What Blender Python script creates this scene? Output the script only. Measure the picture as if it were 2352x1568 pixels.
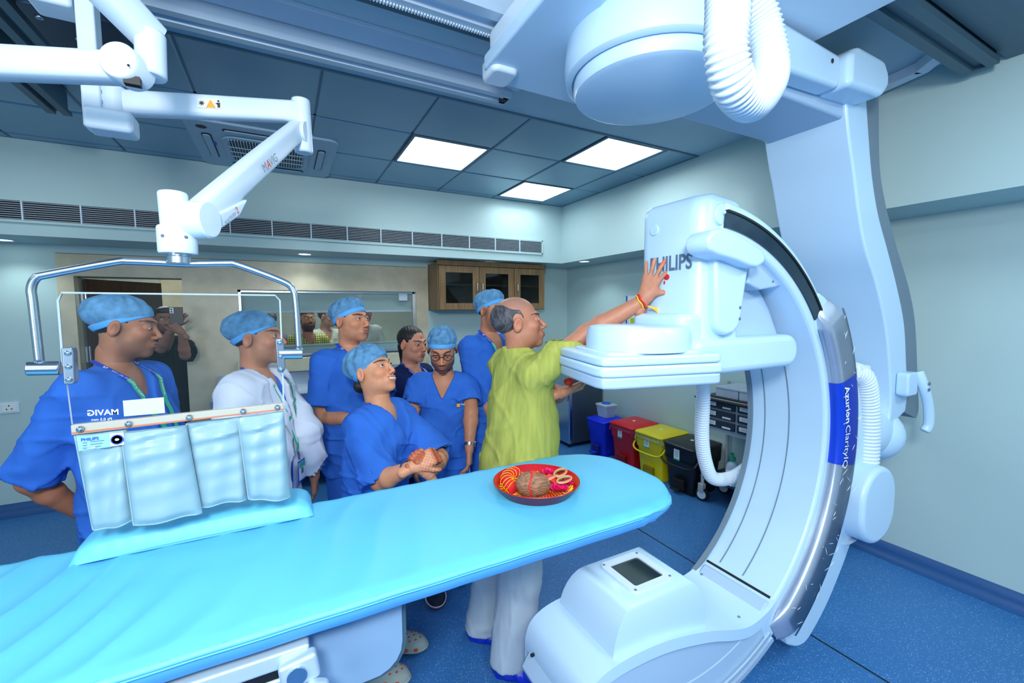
import bpy, bmesh, math, random
import numpy as np
from mathutils import Vector, Matrix
random.seed(7); np.random.seed(7)
for o in list(bpy.data.objects): bpy.data.objects.remove(o)
SC = bpy.context.scene; COL = SC.collection
PI = math.pi
# ---------------------------------------------------------------- camera (15 mm wide lens, eye level, slight pitch down)
F_PX, PCX, PCY, H = 990., 1176., 784., 1.6
_vx = np.array([3050-PCX, 697-PCY, F_PX]); _vy = np.array([650-PCX, 713-PCY, F_PX])
_x = _vx/np.linalg.norm(_vx); _y = _vy-_x*(_vy@_x); _y /= np.linalg.norm(_y); _z = np.cross(_y, _x)
if _z[1] > 0: _z = -_z
RW = np.array([_x, _y, _z])
cam_d = bpy.data.cameras.new('camera'); cam = bpy.data.objects.new('camera', cam_d); COL.objects.link(cam)
cam_d.sensor_width = 36; cam_d.lens = F_PX/2352*36; cam_d.clip_start = 0.02
m = Matrix.Identity(4)
for i in range(3):
    m[i][0] = RW[i][0]; m[i][1] = -RW[i][1]; m[i][2] = -RW[i][2]
m[0][3], m[1][3], m[2][3] = 0, 0, H
cam.matrix_world = m; SC.camera = cam
def P(px, py, d=None, x=None, y=None, z=None):
    """place a measured point: d = distance along the lens axis, or the plane it lies on"""
    r = RW @ np.array([(px-PCX)/F_PX, (py-PCY)/F_PX, 1.0])
    t = d if d is not None else (x/r[0] if x is not None else (y/r[1] if y is not None else (z-H)/r[2]))
    return Vector((r[0]*t, r[1]*t, H+r[2]*t))
# ---------------------------------------------------------------- world, lights, exposure
w = bpy.data.worlds.new('world'); SC.world = w; w.use_nodes = True
w.node_tree.nodes['Background'].inputs[0].default_value = (0.6, 0.8, 1, 1)
w.node_tree.nodes['Background'].inputs[1].default_value = 0.25
def area(name, loc, size, power, color=(0.86, 0.94, 1), rot=(0, 0, 0), sy=None):
    l = bpy.data.lights.new(name, 'AREA'); l.energy = power; l.color = color; l.size = size
    if sy: l.shape = 'RECTANGLE'; l.size_y = sy
    o = bpy.data.objects.new(name, l); COL.objects.link(o); o.location = loc; o.rotation_euler = rot
    return o
COOL = (0.90, 0.975, 1)
for i, (x, y, p) in enumerate([(-1.6, -0.6, 22), (0.4, -0.9, 34), (2.2, -0.6, 28), (-2.0, 1.3, 14), (1.12, 3.26, 9), (2.31, 2.69, 9), (2.3, 3.88, 3), (-1.6, 3.3, 7)]):
    area('ceiling_panel_lamp', (x, y, 2.72), 0.55, p, COOL)
area('flash', (-0.35, -0.6, 2.3), 0.35, 56, (1, 0.97, 0.93), (math.radians(75), 0, math.radians(-30)))
area('ceiling_fill', (-1.9, -1.0, 1.5), 0.8, 32, (0.93, 0.97, 1), (math.radians(140), 0, math.radians(-50)))  # added unseen uplight to brighten the ceiling
area('control_room_lamp', (0.6, 5.6, 2.5), 1.0, 34, (0.95, 0.97, 0.9))
area('corridor_lamp', (-1.3, 6.2, 2.5), 0.8, 26, (0.95, 0.97, 0.9))
for p in [P(700, 583, z=2.125), P(1124, 603, z=2.125), P(1342, 600, z=2.125), P(5, 550, z=2.125)]:
    l = bpy.data.lights.new('downlight_lamp', 'SPOT'); l.energy = 14; l.spot_size = 2.2; l.spot_blend = 0.7; l.color = (0.9, 1, 0.97); l.shadow_soft_size = 0.04
    o = bpy.data.objects.new('downlight_lamp', l); COL.objects.link(o); o.location = p
SC.view_settings.view_transform = 'Standard'; SC.view_settings.look = 'None'
SC.view_settings.exposure = -0.05; SC.view_settings.gamma = 1; SC.view_settings.use_curve_mapping = False

# ================================================================ helpers
def lin(c):
    return tuple(((v/255)/12.92 if v/255 <= 0.04045 else ((v/255+0.055)/1.055)**2.4) for v in c)
def M(name, rgb, rough=0.5, metal=0, var=0, vs=8, bump=0, bs=60, coat=0, spec=0.5, emit=0, attr=None, stretch=None, alpha=1, sub=0):
    m = bpy.data.materials.new(name); m.use_nodes = True; nt = m.node_tree; N = nt.nodes; L = nt.links
    b = N['Principled BSDF']; c = lin(rgb)
    b.inputs['Base Color'].default_value = (*c, 1); b.inputs['Roughness'].default_value = rough; b.inputs['Metallic'].default_value = metal
    b.inputs['Specular IOR Level'].default_value = spec
    if coat: b.inputs['Coat Weight'].default_value = coat; b.inputs['Coat Roughness'].default_value = 0.1
    if sub: b.inputs['Subsurface Weight'].default_value = sub; b.inputs['Subsurface Radius'].default_value = (0.02, 0.008, 0.004); b.inputs['Subsurface Scale'].default_value = 0.3
    if emit: b.inputs['Emission Color'].default_value = (*c, 1); b.inputs['Emission Strength'].default_value = emit
    if alpha < 1: b.inputs['Alpha'].default_value = alpha
    tc = N.new('ShaderNodeTexCoord'); src = tc.outputs['Object']
    if stretch:
        mp = N.new('ShaderNodeMapping'); mp.inputs['Scale'].default_value = stretch; L.new(src, mp.inputs[0]); src = mp.outputs[0]
    if var or attr:
        if attr:
            at = N.new('ShaderNodeAttribute'); at.attribute_name = attr; base = at.outputs['Color']
        if var:
            n = N.new('ShaderNodeTexNoise'); n.inputs['Scale'].default_value = vs; n.inputs['Detail'].default_value = 6; L.new(src, n.inputs['Vector'])
            mr = N.new('ShaderNodeMapRange'); mr.inputs[1].default_value = 0.3; mr.inputs[2].default_value = 0.7; mr.inputs[3].default_value = 1-var; mr.inputs[4].default_value = 1+var
            L.new(n.outputs['Fac'], mr.inputs[0])
            vm = N.new('ShaderNodeVectorMath'); vm.operation = 'SCALE'; L.new(mr.outputs[0], vm.inputs['Scale'])
            if attr: L.new(base, vm.inputs[0])
            else: vm.inputs[0].default_value = c
            L.new(vm.outputs[0], b.inputs['Base Color'])
        else: L.new(base, b.inputs['Base Color'])
    if bump:
        n2 = N.new('ShaderNodeTexNoise'); n2.inputs['Scale'].default_value = bs; n2.inputs['Detail'].default_value = 5; L.new(src, n2.inputs['Vector'])
        bp = N.new('ShaderNodeBump'); bp.inputs['Strength'].default_value = bump; bp.inputs['Distance'].default_value = 0.01
        L.new(n2.outputs['Fac'], bp.inputs['Height']); L.new(bp.outputs[0], b.inputs['Normal'])
    return m
def glass(name, rgb=(200, 230, 235), f=0.12, ior=1.45, tint=0.06):
    m = bpy.data.materials.new(name); m.use_nodes = True; nt = m.node_tree; N = nt.nodes; L = nt.links; N.remove(N['Principled BSDF'])
    t = N.new('ShaderNodeBsdfTransparent'); c = lin(rgb); t.inputs[0].default_value = (*[1-tint+tint*v for v in c], 1)
    g = N.new('ShaderNodeBsdfGlossy'); g.inputs['Roughness'].default_value = 0.02
    fr = N.new('ShaderNodeFresnel'); fr.inputs[0].default_value = ior
    mx = N.new('ShaderNodeMixShader'); L.new(fr.outputs[0], mx.inputs[0]); L.new(t.outputs[0], mx.inputs[1]); L.new(g.outputs[0], mx.inputs[2])
    L.new(mx.outputs[0], N['Material Output'].inputs[0]); return m
WL = {}
def wl(o):
    v = Vector((0, 0, 0))
    while o is not None:
        v += Vector(o.location); o = o.parent
    return v
def tag(o, label=None, cat=None, group=None, kind=None):
    if label: o['label'] = label
    if cat: o['category'] = cat
    if group: o['group'] = group
    if kind: o['kind'] = kind
    return o
def thing(name, label, cat, loc, group=None):
    o = bpy.data.objects.new(name, None); COL.objects.link(o); o.location = loc; o.empty_display_size = 0.05
    return tag(o, label, cat, group)
class MB:
    def __init__(s): s.v = []; s.f = []; s.mi = []; s.m = 0
    def add(s, vs, fs):
        b = len(s.v); s.v += [tuple(v) for v in vs]; s.f += [tuple(b+i for i in f) for f in fs]; s.mi += [s.m]*len(fs); return s
    def box(s, a, b, rot=None, c=None):
        a, b = Vector(a), Vector(b)
        vs = [Vector((x, y, z)) for x in (a.x, b.x) for y in (a.y, b.y) for z in (a.z, b.z)]
        if rot is not None:
            c = (a+b)/2 if c is None else Vector(c); vs = [c+rot @ (v-c) for v in vs]
        return s.add(vs, [(0, 1, 3, 2), (4, 6, 7, 5), (0, 4, 5, 1), (2, 3, 7, 6), (0, 2, 6, 4), (1, 5, 7, 3)])
    def tube(s, pts, r, n=12, cap=True, flat=1.0):
        pts = [Vector(p) for p in pts]; rs = r if hasattr(r, '__len__') else [r]*len(pts)
        up = Vector((0, 0, 1)); rings = []; prev = None
        for i, p in enumerate(pts):
            t = (pts[min(i+1, len(pts)-1)]-pts[max(i-1, 0)]).normalized()
            if prev is None:
                a = t.cross(up)
                if a.length < 1e-3: a = t.cross(Vector((1, 0, 0)))
                a.normalize()
            else: a = (prev - t*prev.dot(t)).normalized()
            prev = a; b = t.cross(a)
            rings.append([p+(a*math.cos(2*PI*k/n)*rs[i]+b*math.sin(2*PI*k/n)*rs[i]*flat) for k in range(n)])
        vs = [v for q in rings for v in q]; fs = []
        for i in range(len(pts)-1):
            for k in range(n): fs.append((i*n+k, i*n+(k+1) % n, (i+1)*n+(k+1) % n, (i+1)*n+k))
        if cap: fs.append(tuple(range(n-1, -1, -1))); fs.append(tuple((len(pts)-1)*n+k for k in range(n)))
        return s.add(vs, fs)
    def lathe(s, prof, c, n=32, axis=None, sx=1, sy=1, cap=True):
        c = Vector(c); vs = []; fs = []
        q = Vector((0, 0, 1)).rotation_difference(Vector(axis).normalized()) if axis is not None else None
        for r, z in prof:
            for k in range(n):
                v = Vector((r*sx*math.cos(2*PI*k/n), r*sy*math.sin(2*PI*k/n), z))
                if q: v = q @ v
                vs.append(c+v)
        for i in range(len(prof)-1):
            for k in range(n): fs.append((i*n+k, i*n+(k+1) % n, (i+1)*n+(k+1) % n, (i+1)*n+k))
        if cap and prof[0][0] > 1e-4: fs.append(tuple(range(n-1, -1, -1)))
        if cap and prof[-1][0] > 1e-4: fs.append(tuple((len(prof)-1)*n+k for k in range(n)))
        return s.add(vs, fs)
    def ball(s, c, r, n=16, rot=None):
        r = Vector(r) if hasattr(r, '__len__') else Vector((r, r, r)); c = Vector(c); vs = []; fs = []; h = n//2
        for i in range(h+1):
            t = PI*i/h
            for k in range(n):
                v = Vector((r.x*math.sin(t)*math.cos(2*PI*k/n), r.y*math.sin(t)*math.sin(2*PI*k/n), r.z*math.cos(t)))
                vs.append(c+(rot @ v if rot is not None else v))
        for i in range(h):
            for k in range(n): fs.append((i*n+k, (i+1)*n+k, (i+1)*n+(k+1) % n, i*n+(k+1) % n))
        return s.add(vs, fs)
    def prism(s, poly, a, b, ax='y'):
        """poly: 2D outline extruded between a and b along ax (other two coords in order)"""
        def mk(u, v, t): return {'y': (u, t, v), 'x': (t, u, v), 'z': (u, v, t)}[ax]
        n = len(poly); vs = [mk(u, v, a) for u, v in poly]+[mk(u, v, b) for u, v in poly]
        return s.add(vs, [tuple(range(n)), tuple(range(2*n-1, n-1, -1))]+[(k, k+n, (k+1) % n+n, (k+1) % n) for k in range(n)])
    def grid(s, fn, nu, nv, close=False):
        vs = [fn(i/nu, j/nv) for i in range(nu+1) for j in range(nv+1)]
        return s.add(vs, [(i*(nv+1)+j, (i+1)*(nv+1)+j, (i+1)*(nv+1)+j+1, i*(nv+1)+j+1) for i in range(nu) for j in range(nv)])
    def obj(s, name, mat, parent=None, smooth=False, bev=0, seg=2, label=None, cat=None, group=None, kind=None, loc=None, weld=False, recalc=True, sub=0):
        me = bpy.data.meshes.new(name)
        if parent is not None: base = wl(parent)
        else:
            if loc is None:
                a = np.array([tuple(v) for v in s.v]); base = Vector(((a[:, 0].min()+a[:, 0].max())/2, (a[:, 1].min()+a[:, 1].max())/2, a[:, 2].min()))
            else: base = Vector(loc)
        me.from_pydata([tuple(Vector(v)-base) for v in s.v], [], s.f)
        mats = mat if isinstance(mat, (list, tuple)) else [mat]
        for q in mats: me.materials.append(q)
        if len(mats) > 1: me.polygons.foreach_set('material_index', s.mi)
        if recalc or weld:
            bm = bmesh.new(); bm.from_mesh(me)
            if weld: bmesh.ops.remove_doubles(bm, verts=bm.verts, dist=1e-5)
            bmesh.ops.recalc_face_normals(bm, faces=bm.faces); bm.to_mesh(me); bm.free()
        o = bpy.data.objects.new(name, me); COL.objects.link(o)
        if parent is not None: o.parent = parent
        else: o.location = base
        if smooth:
            me.polygons.foreach_set('use_smooth', [True]*len(me.polygons))
            if smooth == 'auto':
                try: me.set_sharp_from_angle(angle=math.radians(40))
                except Exception: pass
        if bev:
            md = o.modifiers.new('bevel', 'BEVEL'); md.width = bev; md.segments = seg; md.limit_method = 'ANGLE'; md.angle_limit = math.radians(35)
            if not smooth:
                me.polygons.foreach_set('use_smooth', [True]*len(me.polygons))
                md.harden_normals = True
                try: me.set_sharp_from_angle(angle=math.radians(35))
                except Exception: pass
        if sub:
            md = o.modifiers.new('subdivision', 'SUBSURF'); md.levels = sub; md.render_levels = sub
        return tag(o, label, cat, group, kind)
def B(a, b): return MB().box(a, b)
def rrect(x0, z0, x1, z1, r, n=6):
    o = []
    for cx, cz, a0 in ((x1-r, z1-r, 0), (x0+r, z1-r, 90), (x0+r, z0+r, 180), (x1-r, z0+r, 270)):
        for k in range(n+1):
            a = math.radians(a0+90*k/n); o.append((cx+r*math.cos(a), cz+r*math.sin(a)))
    return o
def arcpts(cx, cz, r, a0, a1, n): return [(cx+r*math.cos(math.radians(a0+(a1-a0)*k/n)), cz+r*math.sin(math.radians(a0+(a1-a0)*k/n))) for k in range(n+1)]
def text(s, size, org, xd, yd, mat, parent, name='lettering', warp=None, bold=0.0, align='LEFT', eps=0.001, sx=1.0, shear=0, kind=None):
    cu = bpy.data.curves.new('t', 'FONT'); cu.body = s; cu.size = size; cu.offset = bold; cu.align_x = align; cu.shear = shear; cu.resolution_u = 3
    o = bpy.data.objects.new('t', cu); COL.objects.link(o); bpy.context.view_layer.update()
    me = bpy.data.meshes.new_from_object(o.evaluated_get(bpy.context.evaluated_depsgraph_get())); bpy.data.objects.remove(o)
    if me is None or len(me.vertices) == 0: return None
    base = wl(parent) if parent else Vector((0, 0, 0))
    if warp is None:
        xd = Vector(xd).normalized(); yd = Vector(yd).normalized(); nn = xd.cross(yd)
        for v in me.vertices: v.co = Vector(org)+xd*v.co.x*sx+yd*v.co.y+nn*eps-base
    else:
        for v in me.vertices: v.co = warp(v.co.x, v.co.y)-base
    me.materials.clear(); me.materials.append(mat)
    q = bpy.data.objects.new(name, me); COL.objects.link(q); q.parent = parent
    return q
def lerp(a, b, t): return a+(b-a)*t
def smooth_path(pts, n=8):
    pts = [Vector(p) for p in pts]; out = []
    for i in range(len(pts)-1):
        p0 = pts[max(i-1, 0)]; p1 = pts[i]; p2 = pts[i+1]; p3 = pts[min(i+2, len(pts)-1)]
        for k in range(n):
            t = k/n; out.append(0.5*((2*p1)+(p2-p0)*t+(2*p0-5*p1+4*p2-p3)*t*t+(3*p1-p0-3*p2+p3)*t**3))
    out.append(pts[-1]); return out
def hose(name, pts, r, parent, mat, pitch=0.011, n=18, label=None):
    path = smooth_path(pts, 60); cum = [0]
    for i in range(1, len(path)): cum.append(cum[-1]+(path[i]-path[i-1]).length)
    tot = cum[-1]; N = int(tot/pitch)*4; out = []; rs = []; j = 0
    for k in range(N+1):
        d = tot*k/N
        while j < len(cum)-2 and cum[j+1] < d: j += 1
        t = (d-cum[j])/max(1e-9, cum[j+1]-cum[j]); out.append(path[j].lerp(path[j+1], min(1, t)))
        rs.append(r*(1.0, 0.93, 0.86, 0.93)[k % 4])
    return MB().tube(out, rs, n=n).obj(name, mat, parent, smooth=True, label=label)

# ---------------------------------------------------------------- materials
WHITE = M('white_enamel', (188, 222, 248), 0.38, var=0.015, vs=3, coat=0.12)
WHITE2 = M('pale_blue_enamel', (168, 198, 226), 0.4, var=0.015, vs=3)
WARMW = M('white_plastic', (208, 228, 244), 0.4, var=0.015, vs=4)
GREYS = M('grey_rubber_strip', (112, 134, 150), 0.6, var=0.03)
TRACK = M('dark_track', (44, 66, 84), 0.22, metal=0.6, var=0.15, vs=20, stretch=(1, 40, 1))
SILVER = M('silver_bumper', (178, 194, 214), 0.3, metal=0.55, var=0.06, vs=10)
STEEL = M('brushed_steel', (190, 202, 212), 0.25, metal=1, var=0.06, vs=40, stretch=(1, 1, 12))
ALU = M('rail_aluminium', (180, 206, 228), 0.35, metal=0.3, var=0.05, vs=30, stretch=(0.1, 20, 20))
ALUD = M('rail_dark_aluminium', (78, 108, 124), 0.45, metal=0.4, var=0.08, vs=20, stretch=(0.1, 20, 20))
BLACK = M('black_rubber', (14, 17, 22), 0.5, var=0.1)
DARK = M('dark_recess', (16, 22, 28), 0.6, var=0.1)
WALL = M('wall_paint', (176, 206, 208), 0.55, var=0.02, vs=2, bump=0.04, bs=180)
CEILW = M('ceiling_paint', (168, 198, 214), 0.6, var=0.03, vs=2.5, bump=0.05, bs=90)
TILE = M('metal_ceiling_tile', (118, 158, 184), 0.32, metal=0.3, var=0.03, vs=2, bump=0.01, bs=300)
TGRID = M('ceiling_grid', (90, 120, 140), 0.45, metal=0.3)
STONE = M('beige_stone', (196, 188, 162), 0.35, var=0.10, vs=9, bump=0.02, bs=40)
SILL = M('stone_ledge', (190, 190, 166), 0.3, var=0.07, vs=14)
CTRL = M('control_room_paint', (176, 186, 178), 0.6, var=0.03)
EMIT = M('lit_diffuser', (240, 250, 255), 0.5, emit=5)
LED = M('lit_downlight', (235, 255, 255), 0.5, emit=8)
WOOD = M('walnut_laminate', (122, 96, 62), 0.45, var=0.35, vs=6, stretch=(14, 14, 0.6), bump=0.05, bs=20)
DOORW = M('dark_door_wood', (66, 44, 34), 0.4, var=0.3, vs=5, stretch=(16, 16, 0.5))
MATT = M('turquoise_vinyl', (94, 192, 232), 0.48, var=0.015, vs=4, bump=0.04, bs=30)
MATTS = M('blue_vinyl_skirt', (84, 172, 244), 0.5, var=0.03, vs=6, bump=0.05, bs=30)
CURT = M('lead_curtain_vinyl', (138, 174, 190), 0.42, var=0.02, vs=6, bump=0.06, bs=25)
ACRY = glass('acrylic', (225, 238, 245), tint=0.10)
WGLASS = glass('window_glass', (190, 215, 205), tint=0.1)
CGLASS = M('tinted_cabinet_glass', (28, 40, 42), 0.05, spec=0.8, var=0.1)
FABR = {}
def fabric(name, rgb, var=0.05): return M(name, rgb, 0.85, var=var, vs=14, bump=0.30, bs=11, spec=0.15)
SCRUB = fabric('blue_scrub_cotton', (50, 108, 206)); NAVYS = fabric('navy_scrub_cotton', (22, 40, 84))
COAT = fabric('white_coat_cotton', (206, 216, 232), 0.03); KURTA = M('yellow_green_khadi', (162, 170, 86), 0.9, var=0.14, vs=60, stretch=(1, 1, 0.15), bump=0.3, bs=24, spec=0.1)
TROU = fabric('ivory_cotton', (176, 196, 212), 0.03)
CAPM = M('surgical_cap_fabric', (92, 144, 186), 0.8, var=0.28, vs=34, bump=0.25, bs=60, spec=0.2); BAND = M('cap_band_fabric', (86, 170, 236), 0.75, var=0.06, vs=40, bump=0.1, bs=100)
HAIR = M('black_hair', (20, 18, 20), 0.45, var=0.4, vs=60, stretch=(1, 0.3, 0.3), bump=0.5, bs=200)
HAIRG = M('greying_hair', (72, 74, 82), 0.6, var=0.75, vs=110, stretch=(1, 0.25, 0.3), bump=0.6, bs=200)
SKIN = M('skin', (150, 100, 75), 0.5, attr='col', var=0.05, vs=60, bump=0.04, bs=300, sub=0.06, spec=0.35)
EYE = M('eyeball', (240, 240, 240), 0.12, attr='col'); 
GREEN = M('green_lanyard', (30, 176, 140), 0.5, var=0.05); BLUEL = M('blue_lanyard', (20, 70, 200), 0.5, var=0.05)
INKW = M('white_print', (240, 248, 250), 0.5); INKG = M('grey_print', (88, 112, 140), 0.5); INKB = M('black_print', (20, 24, 30), 0.5); INKR = M('red_print', (220, 30, 40), 0.5)
INKBL = M('blue_print', (20, 80, 190), 0.5); YEL = M('amber_print', (235, 165, 20), 0.5)
SKYLAB = M('light_blue_sticker', (140, 200, 235), 0.4); WSTICK = M('white_sticker', (226, 234, 236), 0.4); BANN = M('blue_banner', (16, 70, 215), 0.3)
FILM = glass('plastic_film', (230, 240, 250), ior=1.25, tint=0.02)

# ================================================================ room shell
XR, XU, YB, YU, ZC, ZS = 3.35, 2.92, 4.75, 4.25, 2.785, 2.13
XL, YN = -3.2, -2.6
def floor_mat():
    m = M('speckled_vinyl', (52, 108, 164), 0.42); nt = m.node_tree; N = nt.nodes; L = nt.links; b = N['Principled BSDF']
    tc = N.new('ShaderNodeTexCoord')
    n = N.new('ShaderNodeTexNoise'); n.inputs['Scale'].default_value = 1.2; n.inputs['Detail'].default_value = 3; L.new(tc.outputs['Object'], n.inputs[0])
    r0 = N.new('ShaderNodeValToRGB'); r0.color_ramp.elements[0].color = (*lin((44, 106, 166)), 1); r0.color_ramp.elements[1].color = (*lin((58, 122, 186)), 1); L.new(n.outputs['Fac'], r0.inputs[0])
    prev = r0.outputs[0]
    for sc, th, col, seed in ((150, 0.24, (150, 196, 236), 0), (190, 0.22, (20, 52, 104), 5), (90, 0.14, (90, 150, 210), 9)):
        mp = N.new('ShaderNodeMapping'); mp.inputs['Location'].default_value = (seed, seed, seed); L.new(tc.outputs['Object'], mp.inputs[0])
        v = N.new('ShaderNodeTexVoronoi'); v.inputs['Scale'].default_value = sc; L.new(mp.outputs[0], v.inputs[0])
        wn = N.new('ShaderNodeMath'); wn.operation = 'LESS_THAN'; wn.inputs[1].default_value = th; L.new(v.outputs['Distance'], wn.inputs[0])
        se = N.new('ShaderNodeSeparateColor'); L.new(v.outputs['Color'], se.inputs[0])
        w2 = N.new('ShaderNodeMath'); w2.operation = 'LESS_THAN'; w2.inputs[1].default_value = 0.45; L.new(se.outputs[0], w2.inputs[0])
        mu = N.new('ShaderNodeMath'); mu.operation = 'MULTIPLY'; L.new(wn.outputs[0], mu.inputs[0]); L.new(w2.outputs[0], mu.inputs[1])
        mx = N.new('ShaderNodeMix'); mx.data_type = 'RGBA'; L.new(mu.outputs[0], mx.inputs[0]); L.new(prev, mx.inputs[6]); mx.inputs[7].default_value = (*lin(col), 1); prev = mx.outputs[2]
    L.new(prev, b.inputs['Base Color']); return m
FLOOR = floor_mat()
SKIRT = M('blue_skirting', (34, 84, 142), 0.45, var=0.08, vs=160)
B((XL, YN, -0.1), (XR+0.1, 7.6, 0)).obj('floor', FLOOR, kind='structure')
B((XR, YN, 0), (XR+0.1, YB+0.1, 2.9)).obj('wall_right', WALL, kind='structure')
B((XL-0.1, YN, 0), (XL, 7.6, 2.9)).obj('wall_left', WALL, kind='structure')
B((XL, YN-0.1, 0), (XR+0.1, YN, 2.9)).obj('wall_front', WALL, kind='structure')
DX0, DX1, DZ = -1.476, -0.775, 1.888
WX0, WX1, WZ0, WZ1 = -0.366, 1.312, 1.17, 1.797
T = YB+0.14
wb = MB(); wb.box((XL, YB, 0), (DX0-0.1, T, 2.9)); wb.box((WX1+0.13, YB, 0), (XR, T, 2.9)); wb.box((DX0-0.1, YB, 2.07), (WX1+0.13, T, 2.9))
wb.obj('wall_back', WALL, kind='structure')
st = MB()   # beige stone cladding around the doorway and the viewing window
st.box((DX0-0.1, YB-0.015, 0), (DX0, T, 2.065)); st.box((DX0, YB-0.015, DZ), (DX1, T, 2.065))
st.box((DX1, YB-0.015, 0), (WX0, T, 2.065)); st.box((WX0, YB-0.015, WZ1), (WX1, T, 2.065)); st.box((WX1, YB-0.015, 0), (WX1+0.13, T, 2.065)); st.box((WX0, YB-0.015, 0), (WX1, T, WZ0-0.03))
st.obj('trim_1', STONE, kind='structure')
sl = B((WX0-0.02, YB-0.10, WZ0-0.16), (WX1+0.02, T, WZ0-0.03)); sl.obj('trim_2', SILL, kind='structure', bev=0.006)
# bulkheads (soffits) round the room
sf = MB(); sf.box((XL, YU, ZS), (XU, YB, ZC)); sf.box((XU, YN, ZS), (XR, YB, ZC)); sf.obj('trim_3', WALL, kind='structure')
# ceiling: plain slab near, metal tile grid at the far side
ce = bpy.data.objects.new('ceiling', None); COL.objects.link(ce); ce.location = (0, 1, ZC); ce['kind'] = 'structure'
B((XL, YN, ZC), (XR, 2.38, ZC+0.1)).obj('plaster_slab', CEILW, ce)
B((XL, 2.38, ZC+0.03), (XR, YB, ZC+0.1)).obj('ceiling_void', DARK, ce)
gx = [-3.2, -2.78, -2.18, -1.58, -0.98, -0.375, 0.222, 0.82, 1.415, 2.02, 2.60, 2.92]; gy = [2.385, 2.965, 3.56, 4.145, 4.25]
lights_at = {(7, 1), (9, 0), (9, 2)}; acs = (5, 2)
tl = None
for i in range(len(gx)-1):
    for j in range(len(gy)-1):
        if (i, j) in lights_at: continue
        x0, x1, y0, y1 = gx[i]+0.006, gx[i+1]-0.006, gy[j]+0.006, gy[j+1]-0.006
        mb = MB(); dz = random.uniform(-0.0012, 0.0012); z = ZC-0.004+dz
        mb.add([(x0, y0, z+.03), (x1, y0, z+.03), (x1, y1, z+.03), (x0, y1, z+.03), (x0, y0, z+.006), (x1, y0, z+.006), (x1, y1, z+.006), (x0, y1, z+.006), (x0+.008, y0+.008, z), (x1-.008, y0+.008, z), (x1-.008, y1-.008, z), (x0+.008, y1-.008, z)],
               [(0, 1, 5, 4), (1, 2, 6, 5), (2, 3, 7, 6), (3, 0, 4, 7), (4, 5, 9, 8), (5, 6, 10, 9), (6, 7, 11, 10), (7, 4, 8, 11), (8, 9, 10, 11)])
        mb.obj('ceiling_tile', TILE, ce)
g = MB()
for x in gx[1:-1]: g.box((x-0.009, 2.385, ZC+0.004), (x+0.009, 4.25, ZC+0.02))
for y in gy[1:-1]: g.box((XL, y-0.009, ZC+0.004), (XU, y+0.009, ZC+0.02))
g.box((XL, 2.375, ZC-0.008), (XU, 2.39, ZC+0.01)); g.box((XL, 4.235, ZC-0.006), (XU, 4.25, ZC+0.01)); g.box((XU-0.012, 2.38, ZC-0.006), (XU, 4.25, ZC+0.01))
g.obj('grid_bar', TGRID, ce)
for n_, (i, j) in enumerate(sorted(lights_at)):
    lab = ['square lit ceiling panel nearest the cassette air unit', 'square lit ceiling panel nearest the ceiling edge and right wall', 'small lit ceiling panel nearest the back wall'][n_]
    t = thing('ceiling_light', lab, 'ceiling light', ((gx[i]+gx[i+1])/2, (gy[j]+gy[j+1])/2, ZC-0.004), 'lit ceiling panels')
    x0, x1, y0, y1 = gx[i]+.01, gx[i+1]-.01, gy[j]+.01, gy[j+1]-.01
    fr = MB(); e = .018
    for a, b in (((x0, y0), (x1, y0+e)), ((x0, y1-e), (x1, y1)), ((x0, y0+e), (x0+e, y1-e)), ((x1-e, y0+e), (x1, y1-e))): fr.box((*a, ZC-.008), (*b, ZC+.02))
    fr.obj('frame', TGRID, t); B((x0+e, y0+e, ZC-.003), (x1-e, y1-e, ZC+.01)).obj('diffuser', EMIT, t)
# skirting (coved vinyl), floor welding lines, other shell pieces
def skirt(name, pts2, nrm):
    (x0, y0), (x1, y1) = pts2; prof = [(0.05, 0.0), (0.03, 0.006), (0.012, 0.02), (0.004, 0.045), (0.004, 0.10), (0, 0.10)]
    MB().grid(lambda u, v: (lerp(x0, x1, u)+nrm[0]*prof[int(round(v*5))][0], lerp(y0, y1, u)+nrm[1]*prof[int(round(v*5))][0], prof[int(round(v*5))][1]+0.001), 2, 5).obj(name, SKIRT, kind='structure', smooth=True)
skirt('baseboard_right', ((XR, YN), (XR, YB)), (-1, 0)); skirt('baseboard_back', ((XL, YB), (DX0-.1, YB)), (0, -1)); skirt('baseboard_far', ((WX1+.13, YB), (XR, YB)), (0, -1))
B((2.214, YN, 0), (2.222, YB, 0.0015)).obj('trim_4', DARK, kind='structure'); B((XL, -0.9, 0), (XR, -0.893, 0.0015)).obj('trim_5', DARK, kind='structure')
B((XU-.02, 2.2, 2.10), (XU+.3, 2.9, 2.13)).obj('trim_6', WALL, kind='structure', bev=.004)
# ---- control room + corridor behind
cr = MB(); cr.box((XL, 7.5, 0), (XR, 7.6, 2.9)); cr.box((-0.62, T, 0), (-0.56, 7.5, 2.9)); cr.box((2.2, T, 0), (2.3, 7.5, 2.9)); cr.box((XL, T, 2.6), (XR, 7.6, 2.7))
cr.obj('wall_far', CTRL, kind='structure')
B((0.35, 7.4, 0.9), (0.38, 7.5, 2.6)).obj('trim_7', DARK, kind='structure')
win = bpy.data.objects.new('window_1', None); COL.objects.link(win); win.location = (0.47, YB, WZ0); win['kind'] = 'structure'
B((WX0, T-.05, WZ0-.03), (WX1, T-.04, WZ1)).obj('pane', WGLASS, win)
fr = MB()
for a, b in (((WX0, WZ0-.03), (WX1, WZ0)), ((WX0, WZ1-.02), (WX1, WZ1)), ((WX0, WZ0), (WX0+.02, WZ1)), ((WX1-.02, WZ0), (WX1, WZ1))): fr.box((a[0], T-.07, a[1]), (b[0], T-.03, b[1]))
fr.obj('frame', STEEL, win)
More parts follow.
